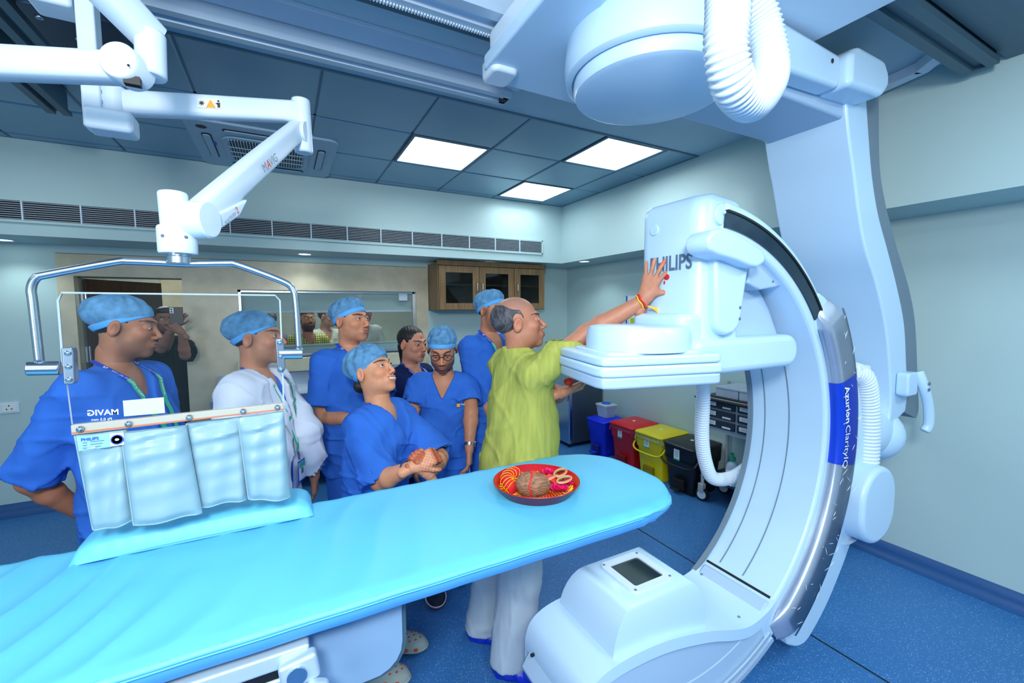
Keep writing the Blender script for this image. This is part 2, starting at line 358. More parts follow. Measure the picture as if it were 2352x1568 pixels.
bl = thing('roller_blind', 'pale rolled-down blind band across the top of the viewing window', 'blind', (0.47, T+.03, 1.55))
mb = MB(); mb.box((WX0, T+.02, 1.585), (WX1+.02, T+.03, 1.80)); mb.obj('blind_cloth', M('blind_cloth', (176, 204, 208), .7), bl)
MB().tube([(WX0, T+.025, 1.585), (WX1+.02, T+.025, 1.585)], .012).obj('bottom_bar', WARMW, bl)
tq = thing('sensor_box', 'small pale square box at top right of the viewing window', 'sensor', (1.2, T-.07, 1.70)); B((1.14, T-.075, 1.70), (1.235, T-.05, 1.78)).obj('cover', WARMW, tq, bev=.004)
# frosted lower strip behind the glass with fine lines
B((WX0, T-.03, WZ0-.03), (WX1, T-.02, 1.255)).obj('trim_8', M('frosted_strip', (176, 206, 208), .5), kind='structure')
B((WX0+.2, T-.035, 1.232), (WX1-.2, T-.03, 1.236)).obj('trim_9', INKG, kind='structure')
# door leaf standing open into the corridor
dr = bpy.data.objects.new('door_1', None); COL.objects.link(dr); dr.location = (DX0, T, 0); dr['kind'] = 'structure'
rot = Matrix.Rotation(math.radians(52), 3, 'Z')
MB().box((DX0+.02, T, 0.01), (DX0+.68, T+.04, DZ-.01), rot, (DX0+.02, T, 0)).obj('door_leaf', DOORW, dr, bev=.003)
hg = MB()
for z in (1.62, 1.18): hg.box((DX0+.005, T-.06, z), (DX0+.02, T-.01, z+.13)); hg.tube([(DX0+.02, T-.01, z), (DX0+.02, T-.01, z+.13)], .008)
hg.obj('hinge', STEEL, dr)
MB().box((DX0, T-.06, 0), (DX0+.006, T, DZ)).box((DX1-.006, T-.06, 0), (DX1, T, DZ)).box((DX0, T-.06, DZ-.006), (DX1, T, DZ)).obj('frame', M('door_jamb', (120, 126, 120), .5, var=.05), dr)
B((-1.14, 7.2, 0), (-0.62, 7.45, 1.9)).obj('trim_10', DOORW, kind='structure')
B((-1.45, 7.46, 0), (-0.6, 7.5, 2.6)).obj('trim_11', STONE, kind='structure')
# socket
t = thing('wall_socket', 'white switch and socket plate on wall left of doorway', 'socket', (-1.93, YB, .82))
B((-2.06, YB-.012, .82), (-1.85, YB, .905)).obj('plate', WARMW, t, bev=.003)
B((-2.05, YB-.017, .83), (-1.96, YB-.01, .895)).obj('rocker', WSTICK, t, bev=.002); B((-1.945, YB-.015, .832), (-1.865, YB-.01, .893)).obj('socket_face', WSTICK, t, bev=.002)
hm = MB()
for a in (90, 215, 325): hm.tube([(-1.905+.017*math.cos(math.radians(a)), YB-.0155, .862+.017*math.sin(math.radians(a))), (-1.905+.017*math.cos(math.radians(a)), YB-.0145, .862+.017*math.sin(math.radians(a)))], .005, 8)
hm.obj('pin_hole', BLACK, t)
# downlights
for p, lab in ((P(700, 583, z=ZS), 'round recessed downlight above the viewing window'), (P(1124, 603, z=ZS), 'round recessed downlight above the wall cabinet'), (P(1342, 600, z=ZS), 'round recessed downlight in the right bulkhead'), (P(5, 550, z=ZS), 'round recessed downlight above the wall socket')):
    t = thing('downlight', lab, 'downlight', p, 'recessed downlights')
    MB().lathe([(.075, 0), (.074, -.005), (.055, -.006), (.05, 0.0)], p, 28).obj('bezel', WARMW, t, smooth=True)
    MB().lathe([(.052, -.003), (.0, -.0035)], p, 28).obj('lens', LED, t)
# ---- bulkhead vent grille
t = thing('vent_grille', 'long white slatted air vent across the back bulkhead', 'vent', (0, YU, 2.3))
VX0, VX1, VZ0, VZ1 = XL, 2.648, 2.218, 2.374
B((VX0+.02, YU-.003, VZ0+.01), (VX1-.01, YU-.001, VZ1-.01)).obj('backing', DARK, t)
fr = MB(); e = .014
fr.box((VX0, YU-.018, VZ0-.004), (VX1, YU, VZ0+e)).box((VX0, YU-.018, VZ1-e), (VX1, YU, VZ1+.004)).box((VX1-e, YU-.018, VZ0), (VX1, YU, VZ1)); fr.obj('frame', WALL, t)
proto = None; ns = 9
for k in range(ns):
    z = VZ0+e+.006+(VZ1-VZ0-2*e-.012)*k/(ns-1)
    if proto is None: proto = MB().box((VX0, YU-.016, z-.0012), (VX1-e, YU-.008, z+.0012)).obj('slat', WARMW, t); z0 = z
    else:
        c = proto.copy(); COL.objects.link(c); c.parent = t; c.location = (0, 0, z-z0)
pv = None; xs = [2.648-.30*k for k in range(1, 20)]
for x in xs:
    if pv is None: pv = B((x-.004, YU-.019, VZ0+e), (x+.004, YU-.003, VZ1-e)).obj('divider', WARMW, t); x0 = x
    else:
        c = pv.copy(); COL.objects.link(c); c.parent = t; c.location = (x-x0, 0, 0)
# ---- cassette air conditioner
t = thing('cassette_air_conditioner', 'square white four-way cassette air unit in the tiled ceiling', 'air conditioner', (-.05, 3.77, ZC))
AX0, AX1, AY0, AY1, AZ = -.5, .4, 3.31, 4.22, 2.765
def disc(poly, z0, z1): return MB().prism(poly, z0, z1, 'z')
ACW = M('air_unit_plastic', (150, 180, 200), .45, var=.02)
disc(rrect(AX0, AY0, AX1, AY1, .07), AZ, ZC+.01).obj('panel', ACW, t, bev=.008)
cxa, cya = (AX0+AX1)/2, (AY0+AY1)/2
for sx, sy, hor in ((0, -1, 1), (0, 1, 1), (-1, 0, 0), (1, 0, 0)):
    x, y = cxa+sx*.35, cya+sy*.35
    a, b = ((x-.25, y-.028), (x+.25, y+.028)) if hor else ((x-.028, y-.25), (x+.028, y+.25))
    disc(rrect(*a, *b, .025), AZ-.002, AZ+.004).obj('air_outlet', BLACK, t)
    a, b = ((x-.24, y-.022), (x+.24, y+.022)) if hor else ((x-.022, y-.24), (x+.022, y+.24))
    disc(rrect(*a, *b, .02), AZ-.012, AZ-.004).obj('louver', ACW, t, bev=.003)
disc(rrect(cxa-.27, cya-.27, cxa+.27, cya+.27, .09), AZ-.014, AZ).obj('grille_panel', ACW, t, bev=.006)
disc(rrect(cxa-.235, cya-.235, cxa+.235, cya+.235, .08), AZ-.0155, AZ-.012).obj('grille_opening', BLACK, t)
pr = None
for k in range(-13, 14):
    x = cxa+k*.0175
    if pr is None: pr = B((x-.003, cya-.235, AZ-.022), (x+.003, cya+.235, AZ-.014)).obj('grille_bar', ACW, t); x0 = x
    else:
        c = pr.copy(); COL.objects.link(c); c.parent = t; c.location = (x-x0, 0, 0)
for k in (-1, 0, 1): B((cxa-.235, cya+k*.1-.004, AZ-.025), (cxa+.235, cya+k*.1+.004, AZ-.02)).obj('cross_bar', ACW, t)
MB().lathe([(.03, -.002), (0, -.003)], (AX0+.09, AY0+.10, AZ), 20).obj('sensor', BLACK, t)
B((AX0+.12, AY0+.36, AZ-.003), (AX0+.14, AY0+.42, AZ)).obj('sticker', INKBL, t)
text('VOLTAS', .018, (AX1-.10, AY1-.3, AZ-.0155), (0, 1, 0), (1, 0, 0), INKG, t)
# ---- wall cabinet
t = thing('wall_cabinet', 'walnut wall cabinet with three glazed doors under the back bulkhead', 'cabinet', (2.1, YB, 1.6))
CX0, CX1, CY0, CZ0, CZ1 = 1.453, 2.785, 4.40, 1.592, 2.10
cb = MB(); e = .02
cb.box((CX0, CY0+.02, CZ0), (CX0+e, YB, CZ1)).box((CX1-e, CY0+.02, CZ0), (CX1, YB, CZ1)).box((CX0+e, CY0+.02, CZ0), (CX1-e, YB, CZ0+e)).box((CX0+e, CY0+.02, CZ1-e), (CX1-e, YB, CZ1)).box((CX0+e, YB-.01, CZ0+e), (CX1-e, YB, CZ1-e))
cb.box((CX0+.93, CY0+.03, CZ0+e), (CX0+.95, YB, CZ1-e)); cb.obj('carcass', WOOD, t)
B((CX0+e, CY0+.06, 1.86), (CX1-e, YB-.02, 1.878)).obj('shelf', M('light_wood_shelf', (150, 130, 100), .5), t)
B((CX0-.005, CY0-.01, CZ1-.03), (CX1+.005, CY0+.02, CZ1+.02)).obj('top_rail', WOOD, t)
for k, (a, b, hx) in enumerate(((CX0+.012, 1.925, 1.895), (1.93, 2.365, 1.96), (2.372, CX1-.01, 2.40))):
    zb, zt, w_ = CZ0+.005, CZ1-.035, .075
    d = MB().box((a, CY0, zb), (a+w_, CY0+.02, zt)).box((b-w_, CY0, zb), (b, CY0+.02, zt)).box((a+w_, CY0, zb), (b-w_, CY0+.02, zb+.07)).box((a+w_, CY0, zt-.07), (b-w_, CY0+.02, zt)).obj('door', WOOD, t, bev=.002)
    B((a+w_-.005, CY0+.006, zb+.065), (b-w_+.005, CY0+.012, zt-.065)).obj('glass_pane', glass('cabinet_glass', (90, 110, 110), tint=.5), d)
    MB().tube(smooth_path([(hx, CY0, 1.79), (hx, CY0-.025, 1.80), (hx, CY0-.028, 1.84), (hx, CY0-.025, 1.88), (hx, CY0, 1.89)], 5), .005, 8).obj('handle', STEEL, d, smooth=True)
# ---- steel counter under the window
t = thing('steel_counter', 'long stainless counter with under-shelves beneath the viewing window', 'counter', (.4, 4.45, 0))
B((-.55, 4.17, .86), (1.42, YB-.02, .875)).obj('worktop', STEEL, t, bev=.002); B((-.55, 4.165, .815), (1.42, 4.18, .876)).obj('front_edge', STEEL, t, bev=.003)
B((-.55, YB-.04, .87), (1.42, YB-.02, 1.0)).obj('splashback', STEEL, t)
for z in (.44, .14): B((-.55, 4.22, z), (1.42, YB-.04, z+.02)).obj('shelf', STEEL, t); MB().tube([(-.55, 4.2, z+.03), (1.42, 4.2, z+.03)], .012, 8).obj('shelf_rail', STEEL, t)
B((-.55, YB-.045, .02), (1.42, YB-.03, .8)).obj('back_panel', M('steel_back_panel', (150, 170, 172), .5, metal=.3, var=.08), t)
for x in (-.5, .45, 1.38):
    for y in (4.22, 4.68): MB().tube([(x, y, 0), (x, y, .82)], .02, 10).obj('leg', STEEL, t)
# ---- refrigerator
t = thing('refrigerator', 'dark grey small refrigerator with silver door in far right corner', 'refrigerator', (3.1, 4.25, 0))
FR = M('dark_grey_fridge', (70, 84, 98), .35, metal=.3, var=.04)
B((2.90, 3.99, .04), (3.33, 4.5, 1.2)).obj('body', FR, t, bev=.01)
B((2.845, 3.985, .04), (2.895, 4.505, 1.2)).obj('door', STEEL, t, bev=.012)
MB().box((2.82, 4.0, .55), (2.845, 4.02, 1.1)).obj('handle', STEEL, t, bev=.005)
for x, y in ((2.88, 4.03), (3.3, 4.03), (2.88, 4.46), (3.3, 4.46)): MB().tube([(x, y, 0), (x, y, .05)], .018, 10).obj('foot', BLACK, t)
# ---- wall poster
t = thing('wall_poster', 'small blue and white waste poster on right wall behind the scanner head', 'poster', (3.345, 3.5, 1.42))
px = 3.346
B((px-.004, 3.12, 1.40), (px, 3.62, 1.735)).obj('sheet', WSTICK, t); B((px-.006, 3.60, 1.40), (px-.003, 3.62, 1.735)).obj('blue_edge', INKBL, t)
B((px-.006, 3.2, 1.56), (px-.004, 3.545, 1.60)).obj('title_bar', INKBL, t); text('Bio-Medical Waste', .036, (px-.0075, 3.50, 1.567), (0, -1, 0), (0, 0, 1), INKW, t)
LIME = M('lime_print', (170, 200, 20), .5)
B((px-.006, 3.2, 1.425), (px-.004, 3.46, 1.495)).obj('lime_bar', LIME, t); B((px-.006, 3.5, 1.425), (px-.004, 3.55, 1.495)).obj('lime_icon', LIME, t); B((px-.006, 3.575, 1.425), (px-.004, 3.583, 1.495)).obj('lime_rule', LIME, t)
for k, s in enumerate(('BIO-HAZARD', 'INFECTIOUS', 'NON-PLASTIC')): text(s, .02, (px-.0075, 3.45, 1.477-.022*k), (0, -1, 0), (0, 0, 1), INKB, t)
text('Bio-medical waste', .014, (px-.0055, 3.5, 1.54), (0, -1, 0), (0, 0, 1), INKB, t)
# ================================================================ ceiling rails
def rail(name, label, y0, y1, z0, x0, x1, mat, lips=True):
    t = thing(name, label, 'rail', ((x0+x1)/2, (y0+y1)/2, z0))
    c = (y0+y1)/2; w_ = (y1-y0)/2
    prof = [(y0, z0), (y0, z0+.025), (y0+.012, z0+.03), (y0+.012, ZC), (y1-.012, ZC), (y1-.012, z0+.03), (y1, z0+.025), (y1, z0), (c+.35*w_, z0), (c+.3*w_, z0+.02), (c-.3*w_, z0+.02), (c-.35*w_, z0)]
    MB().prism(prof, x0, x1, 'x').obj('rail_profile', mat, t)
    return t
t = rail('ceiling_rail', 'long pale aluminium ceiling rail along the tile edge ending in a bumper', 2.06, 2.17, 2.70, XL, 1.10, ALU)
B((XL, 1.93, 2.765), (1.06, 2.06, ZC)).obj('mounting_strip', M('strip_plaster', (160, 190, 215), .5, var=.04, vs=6), t, bev=.004)
B((1.06, 2.08, 2.70), (1.10, 2.15, 2.74)).obj('end_stop', BLACK, t, bev=.004); B((1.07, 2.0, 2.735), (1.14, 2.06, ZC)).obj('end_bracket', ALU, t, bev=.003)
for y in (2.095, 2.135): MB().tube([(1.09, y, 2.725), (1.106, y, 2.725)], .012, 12).obj('rubber_stop', BLACK, t)
t = rail('ceiling_rail', 'pale aluminium ceiling rail feeding into the scanner carriage', 1.46, 1.60, 2.66, XL, 0.95, ALU)
B((XL, 1.61, 2.68), (.95, 1.66, ZC)).obj('cable_channel', ALUD, t)
th_ = MB()
for k in range(110): th_.box((.8-k*.011, 1.585, 2.655), (.8-k*.011+.005, 1.6, 2.662))
th_.obj('toothed_belt', WARMW, t, kind='stuff')
B((XL, 1.33, 2.76), (.95, 1.46, ZC)).obj('mounting_strip', WARMW, t, bev=.004)
t = rail('ceiling_rail', 'dark wide ceiling rail end above the right wall', .74, .86, 2.66, .6, 2.82, ALUD)
B((.6, .60, 2.70), (2.90, .74, ZC)).obj('side_channel', ALUD, t); B((2.82, .76, 2.665), (2.835, .84, 2.72)).obj('end_plate', ALUD, t)
t = thing('cable_trunking', 'bent white cable trunking on ceiling beside the right bulkhead', 'trunking', (2.8, 1.1, 2.74))
pts = [(2.62, .80), (2.80, 1.0), (2.86, 1.25), (2.88, 1.7)]
for a, b in zip(pts[:-1], pts[1:]):
    d = Vector((b[0]-a[0], b[1]-a[1])); ln = d.length; an = math.atan2(d.y, d.x)
    MB().box((a[0], a[1]-.03, 2.735), (a[0]+ln+.01, a[1]+.03, ZC), Matrix.Rotation(an, 3, 'Z'), (a[0], a[1], 2.735)).obj('trunking_section', WARMW, t, bev=.003)
for i, (x, y0, z) in enumerate(((-.70, .2, 2.66), (-.84, .2, 2.66), (-1.02, .2, 2.66))):
    t = thing('suspension_rail', ['dark ceiling track nearest the equipment arms at upper left', 'middle dark ceiling track at upper left', 'leftmost dark ceiling track at upper left'][i], 'rail', (x, 1.3, z), 'dark ceiling tracks at upper left')
    y1 = (2.40, 2.75, 3.27)[i]
    MB().prism([(x-.05, z), (x-.05, z+.02), (x-.035, z+.025), (x-.035, ZC), (x+.035, ZC), (x+.035, z+.025), (x+.05, z+.02), (x+.05, z), (x+.015, z), (x+.012, z+.02), (x-.012, z+.02), (x-.015, z)], y0, y1, 'y').obj('rail_profile', ALUD, t)

# ================================================================ ceiling-hung C-arm scanner
CC = Vector((1.28, 1.17, 1.036)); Y0, Y1 = 1.0, 1.345
ca = thing('c_arm_scanner', 'big white ceiling-hung C-arm x-ray scanner over the table end', 'medical scanner', (2.1, 1.17, .08))
# carriage under the rails
cg = MB().prism(rrect(.74, .62, 1.80, 1.60, .05), 2.585, 2.66, 'z').obj('carriage', WARMW, ca, bev=.015, label='flat white carriage plate under the rails')
MB().prism([(.74, 1.0), (.80, .95), (1.25, 1.55), (1.25, 1.70), (.80, 1.70), (.74, 1.62)], 2.545, 2.60, 'z').obj('carriage_cover', WHITE, cg, bev=.012)
MB().prism(rrect(.755, 1.56, .87, 1.69, .03), 2.525, 2.60, 'z').obj('corner_bumper', WARMW, cg, bev=.015)
MB().prism([(.88, 1.66), (1.6, 1.66), (1.7, 1.5), (1.6, 1.3), (.9, 1.3)], 2.56, 2.60, 'z').obj('access_panel', WARMW, cg, bev=.006)
# drum
dc = (1.215, 1.205)
MB().lathe([(.20, 2.59), (.285, 2.575), (.305, 2.545), (.312, 2.47), (.305, 2.43), (.292, 2.42), (.284, 2.42), (.282, 2.43), (0, 2.43)], (dc[0], dc[1], 0), 64).obj('rotation_housing', WHITE, ca, smooth='auto')
MB().lathe([(.276, 2.428), (.278, 2.395), (.270, 2.378), (.25, 2.370), (0, 2.370)], (dc[0], dc[1], 0), 64).obj('rotation_cap', WHITE, ca, smooth='auto', label='round white cap closing the housing from below')
MB().lathe([(.13, 2.44), (.13, 2.40), (.12, 2.387), (0, 2.385)], (1.50, 1.10, 0), 40).obj('pivot_disc', WHITE2, ca, smooth='auto')
B((1.215, 1.13, 2.43), (1.38, 1.28, 2.52)).obj('bracket', WHITE, ca, bev=.02)
# L beam
MB().prism(rrect(1.0, 1.014, 2.30, 1.335, .04), 2.40, 2.47, 'z').obj('beam_plate', WHITE2, ca, bev=.015)
MB().prism([(1.0, 2.44), (1.25, 2.43), (1.95, 2.43), (2.16, 2.40), (2.2, 2.50), (2.2, 2.56), (1.0, 2.56)], 1.02, 1.35, 'y').obj('beam', WHITE, ca, bev=.015)
MB().prism([(1.5, 2.42), (1.93, 2.44), (1.93, 2.56), (1.5, 2.58)], .93, 1.02, 'y').obj('beam_side_cover', WHITE, ca, bev=.02)
MB().prism([(1.935, 2.44), (2.20, 2.455), (2.245, 2.50), (2.245, 2.55), (2.20, 2.60), (1.99, 2.60), (1.935, 2.56)], .90, 1.03, 'y').obj('beam_end_cover', WHITE, ca, bev=.03, seg=4)
for x, z in ((1.86, 2.52),): MB().ball((x, .928, z), (.007, .004, .009), 10).obj('screw', BLACK, ca)
# J column: curved plate
q_ = lambda L_, yy: [(P(a, b, y=yy).x, P(a, b, y=yy).z) for a, b in L_]
inn = q_([(1943, 190), (1946, 258), (1953, 330), (1962, 394), (1973, 485), (1989, 573), (2015, 657), (2036, 755), (2045, 850), (2047, 930), (2040, 985)], Y0)
mid = q_([(1988, 150), (1990, 205), (1996, 298), (2004, 399), (2018, 490), (2040, 573), (2062, 660), (2078, 745), (2083, 841), (2085, 900), (2080, 945)], Y0)
out = q_([(2016, 150), (2018, 205), (2020, 373), (2031, 455), (2044, 510), (2061, 573), (2087, 660), (2102, 745), (2108, 883), (2110, 938), (2104, 960)], Y0+.03)
mid2 = q_([(1988, 150), (1990, 205), (1996, 298), (2004, 399), (2018, 490), (2040, 573), (2062, 660), (2078, 745), (2083, 841), (2085, 900), (2080, 945)], Y0+.03)
iS, mS, oS, m2S = [[(p.x, p.z) for p in smooth_path([(u, 0, v) for u, v in q], 4)] for q in (inn, mid, out, mid2)]
def ribbon(L_, R_, ya, yb):
    mb = MB(); n = len(L_); vs = []
    for a, b in zip(L_, R_): vs += [(a[0], ya, a[1]), (b[0], ya, b[1]), (b[0], yb, b[1]), (a[0], yb, a[1])]
    fs = [(4*i+k, 4*i+(k+1) % 4, 4*i+4+(k+1) % 4, 4*i+4+k) for i in range(n-1) for k in range(4)]+[(3, 2, 1, 0), tuple(4*(n-1)+k for k in range(4))]
    return mb.add(vs, fs)
ribbon(iS, mS, Y0, Y1+.01).obj('column', WHITE, ca, bev=.009, seg=3, smooth='auto', label='tall curved white support column')
ribbon([(u-.02, v) for u, v in m2S], oS, Y0+.03, Y1-.02).obj('column_back_strip', GREYS, ca, smooth='auto', label='grey curved strip along the column back')
MB().lathe([(.15, 0), (.17, .02), (.175, .2), (.15, .36), (0, .37)], (2.76, 1.16, .96), 40, axis=(-1, 0, 0)).obj('pivot', WHITE, ca, smooth='auto')
MB().ball((2.76, 1.12, .93), (.12, .16, .15), 28).obj('pivot_bulge', WHITE, ca, smooth=True)
# hand control on the column
hc = MB().prism(rrect(2.72, 1.15, 2.83, 1.27, .02), .945, 1.0, 'y').obj('control_bracket', WHITE, ca, bev=.012)
MB().tube(smooth_path([(2.83, .95, 1.27), (2.84, .93, 1.20), (2.88, .92, 1.10), (2.90, .92, 1.0), (2.885, .93, .96)], 6), [.022]*24+[.016], 14).obj('control_handle', WHITE, hc, smooth=True)
for z in (1.215, 1.185): MB().ball((2.835, .905, z), (.009, .004, .009), 12).obj('button', INKG, hc)
# C arc
N_ = 64
def arc_solid(r0, r1, ya, yb, a0, a1, n=N_):
    cx, cz = CC.x, CC.z
    return MB().prism(arcpts(cx, cz, r0, a0, a1, n)+arcpts(cx, cz, r1, a1, a0, n), ya, yb, 'y')
arc_solid(.81, .94, Y0, Y1, -62, 84).obj('c_arc', WHITE, ca, bev=.014, seg=3, smooth='auto', label='wide white C-shaped arc')
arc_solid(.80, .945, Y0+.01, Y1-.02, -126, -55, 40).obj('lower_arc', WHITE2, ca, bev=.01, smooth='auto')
arc_solid(.80, .815, Y1-.012, Y1+.01, -60, 40).obj('inner_edge_strip', GREYS, ca, smooth='auto', label='grey strip along the inner far edge')
arc_solid(.846, .902, Y0-.006, Y0+.004, 37, 84).obj('track', TRACK, ca, smooth='auto', label='dark curved running track near the top')
arc_solid(.90, .908, Y0-.010, Y0+.004, 37, 84).obj('track_lip', BLACK, ca, smooth='auto')
arc_solid(.90, .915, Y0-.004, Y0+.004, -128, -60, 40).obj('lower_track', ALU, ca, smooth='auto'); arc_solid(.93, .95, Y0-.006, Y0+.006, -128, -60, 40).obj('lower_track_lip', ALU, ca, smooth='auto')
for yy in (1.155, 1.27): arc_solid(.8055, .812, yy-.0015, yy+.0015, -52, 22).obj('panel_seam', GREYS, ca, smooth='auto')
B((1.755, Y0+.02, .378), (1.763, Y1-.02, .388)).obj('panel_gap', DARK, ca)
# sleeve (arc holder)
sl_out = smooth_path([(u, 0, v) for u, v in ((1.98, 1.66), (2.06, 1.62), (2.21, 1.49), (2.33, 1.28), (2.40, 1.08), (2.435, .86), (2.39, .55), (2.21, .28), (2.04, .13), (1.95, .11), (1.86, .15))], 6)
sl = [(p.x, p.z) for p in sl_out]
a_in = arcpts(CC.x, CC.z, .90, -55, 42, 40)
MB().prism(sl+a_in, Y0-.005, Y1-.02, 'y').obj('arc_holder', WHITE, ca, bev=.03, seg=4, smooth='auto', label='bulging white holder behind the arc')
# silver bumper: arc sweep with rounded section
def bump(a0, a1, mat, name, r0=.848, r1=1.0, th=.05, off=0, n=60, label=None, y=None):
    def fn(u, v):
        a = math.radians(lerp(a0, a1, u)); e = math.sqrt(min(1, min(u, 1-u)*16+.02)) if name == 'bumper' else 1
        k = v*PI; rc = (r0+r1)/2; hw = (r1-r0)/2*(.6+.4*e)
        cv = math.copysign(abs(math.cos(k))**.45, math.cos(k)); sv = abs(math.sin(k))**.5
        r = rc-hw*cv; return (CC.x+r*math.cos(a), Y0+.004-(th*sv+off)*e, CC.z+r*math.sin(a))
    return MB().grid(fn, n, 20).obj(name, mat, ca, smooth=True, label=label)
bump(38, -59, SILVER, 'bumper', label='silver guard bar along the front edge of the holder')
bump(16, -8.5, BANN, 'banner', r0=.846, r1=1.002, off=.002, n=24, label='blue printed band wrapped on the silver bar')
bump(34, -55, FILM, 'film_wrap', r0=.845, r1=1.004, off=.0035, n=50)
def ban(off_r, start):
    def f(x, y):
        r = .925+off_r+y; a = start - x/.925
        return Vector((CC.x+r*math.cos(a), Y0-.050, CC.z+r*math.sin(a)))
    return f
text('Azurion', .054, 0, 0, 0, INKW, ca, warp=ban(-.056, math.radians(14.5)), bold=.0008); text('ClarityIQ', .054, 0, 0, 0, INKW, ca, warp=ban(-.056, math.radians(3.2)))
wr = MB()
for k in range(46):
    a = math.radians(random.uniform(-56, 34)); r = random.uniform(.86, .985); da = random.uniform(-.035, .035); dr = random.uniform(-.04, .04); q = []
    for s in range(5): tt = s/4; q.append((CC.x+(r+dr*tt)*math.cos(a+da*tt), Y0-.054, CC.z+(r+dr*tt)*math.sin(a+da*tt)))
    wr.tube(q, [.0003, .0007, .001, .0007, .0003], 5)
wr.obj('film_creases', INKW, ca, kind='stuff')
# pivot box with hoses
MB().prism(rrect(2.25, .50, 2.56, .86, .15, 10), .91, 1.14, 'y').obj('side_housing', WHITE, ca, bev=.02, seg=4, smooth='auto', label='white rounded housing beside the arc holder')
MB().lathe([(.0, -.06), (.09, -.05), (.13, 0)], (2.33, 1.1, .50), 30, sx=.9).obj('lower_cap', WHITE2, ca, smooth=True)
hose('corrugated_hose', [(2.30, 1.02, 1.30), (2.38, 1.0, 1.27), (2.44, 1.0, 1.16), (2.465, 1.0, 1.02), (2.47, 1.0, .84)], .052, ca, WARMW, .017)
MB().box((2.29, .97, 1.27), (2.40, 1.09, 1.33)).obj('hose_collar', WARMW, ca, bev=.012)
hose('corrugated_hose', [(1.82, 1.43, 1.38), (1.845, 1.44, 1.15), (1.87, 1.46, .95), (1.915, 1.47, .80), (2.0, 1.48, .69), (2.14, 1.46, .68), (2.27, 1.42, .76)], .036, ca, WARMW, .013)
hp = [P(1672, -90, .93), P(1672, 20, .93), P(1668, 120, .94), P(1688, 200, .98), P(1730, 232, 1.06), P(1768, 170, 1.14), P(1752, 60, 1.14), P(1712, -40, 1.10)]
hose('corrugated_hose', hp, .047, ca, WARMW, .0125, n=28, label='thick white corrugated hose hanging in a loop by the ceiling')
# detector housing
hx = 1.28
dh = MB()
prof = rrect(hx, 1.02, 1.52, 1.32, .055, 8)
def hs(u, v):
    n = len(prof); p = prof[int(round(v*n)) % n]; z = lerp(1.475, 1.985, u)
    z2 = z if u < 1 else z+0.0
    return (p[0], p[1], z2)
zs = [1.475, 1.48, 1.93, 1.955, 1.968, 1.972]; ins = [.012, 0, 0, .004, .014, .03]
vs = []; fs = []; n = len(prof); cxp, cyp = 1.40, 1.152
for z, i_ in zip(zs, ins):
    for p in prof:
        sx = (abs(p[0]-cxp)-i_)/abs(p[0]-cxp); sy = (abs(p[1]-cyp)-i_)/abs(p[1]-cyp)
        vs.append((cxp+(p[0]-cxp)*sx, cyp+(p[1]-cyp)*sy, z+(.035-.14*abs(p[0]-1.36) if z > 1.9 else 0)))
for i in range(len(zs)-1):
    for k in range(n): fs.append((i*n+k, i*n+(k+1) % n, (i+1)*n+(k+1) % n, (i+1)*n+k))
fs.append(tuple(range(n-1, -1, -1))); fs.append(tuple((len(zs)-1)*n+k for k in range(n)))
dhouse = dh.add(vs, fs).obj('detector_housing', WHITE, ca, smooth='auto', label='tall white upright housing with grey lettering')
text('PHILIPS', .076, (hx-.0015, 1.255, 1.74), (0, -1, 0), (0, 0, 1), INKG, dhouse, bold=.0018, sx=.82)
# front corner fitting + seam details
MB().tube([(1.37, 1.006, 1.925), (1.37, 1.035, 1.925)], .038, 20).obj('corner_fitting', WHITE, dhouse, bev=.006); MB().ball((1.37, 1.004, 1.93), .008, 10).obj('bolt', WHITE2, dhouse)
MB().tube([(hx-.006, 1.235, 1.90), (hx+.02, 1.235, 1.90)], .022, 18).obj('corner_fitting', WHITE, dhouse, bev=.004)
sp_ = [(P(a, b, y=.99).x, P(a, b, y=.99).z) for a, b in ((1644, 580), (1720, 612), (1714, 650), (1704, 720), (1698, 748), (1684, 766), (1666, 771), (1652, 760), (1645, 742))]
MB().prism(sp_, .988, 1.04, 'y').obj('side_panel', WHITE, dhouse, bev=.012, seg=3, smooth='auto')
for z in (1.56, 1.60): MB().ball((1.45, .987, z), (.006, .003, .006), 10).obj('screw', INKG, dhouse)
gp_ = [(P(a, b, y=.965).x, P(a, b, y=.965).z) for a, b in ((1608, 560), (1611, 543), (1622, 531), (1640, 526), (1662, 532), (1700, 553), (1732, 574), (1742, 590), (1738, 607), (1722, 616), (1706, 613), (1670, 598), (1630, 586), (1614, 577))]
MB().prism(gp_, .935, 1.03, 'y').obj('hand_grip', WHITE, ca, bev=.026, seg=5, smooth='auto', label='rounded white grip pad on the head')
hc_ = [(P(a, b, y=1.04).x, P(a, b, y=1.04).z) for a, b in ((1722, 598), (1742, 594), (1756, 600), (1802, 648), (1800, 656), (1740, 666), (1712, 650))]
MB().prism(hc_, 1.03, 1.10, 'y').obj('hinge_cover', WHITE2, ca, bev=.008, seg=3, smooth='auto')
MB().ball(P(1776, 646, y=1.028), (.005, .002, .005), 8).obj('screw', INKG, ca)
MB().prism([(1.47, 1.40), (1.45, 1.80), (1.56, 1.83), (1.70, 1.73), (1.82, 1.60), (1.93, 1.42)], 1.10, 1.30, 'y').obj('arc_web', WHITE2, ca, bev=.02, smooth='auto')
MB().prism(rrect(1.22, 1.36, 1.86, 1.49, .062, 8), 1.0, 1.24, 'y').obj('collision_pad', WHITE, ca, bev=.025, seg=4, smooth='auto', label='long white rounded pad below the head')
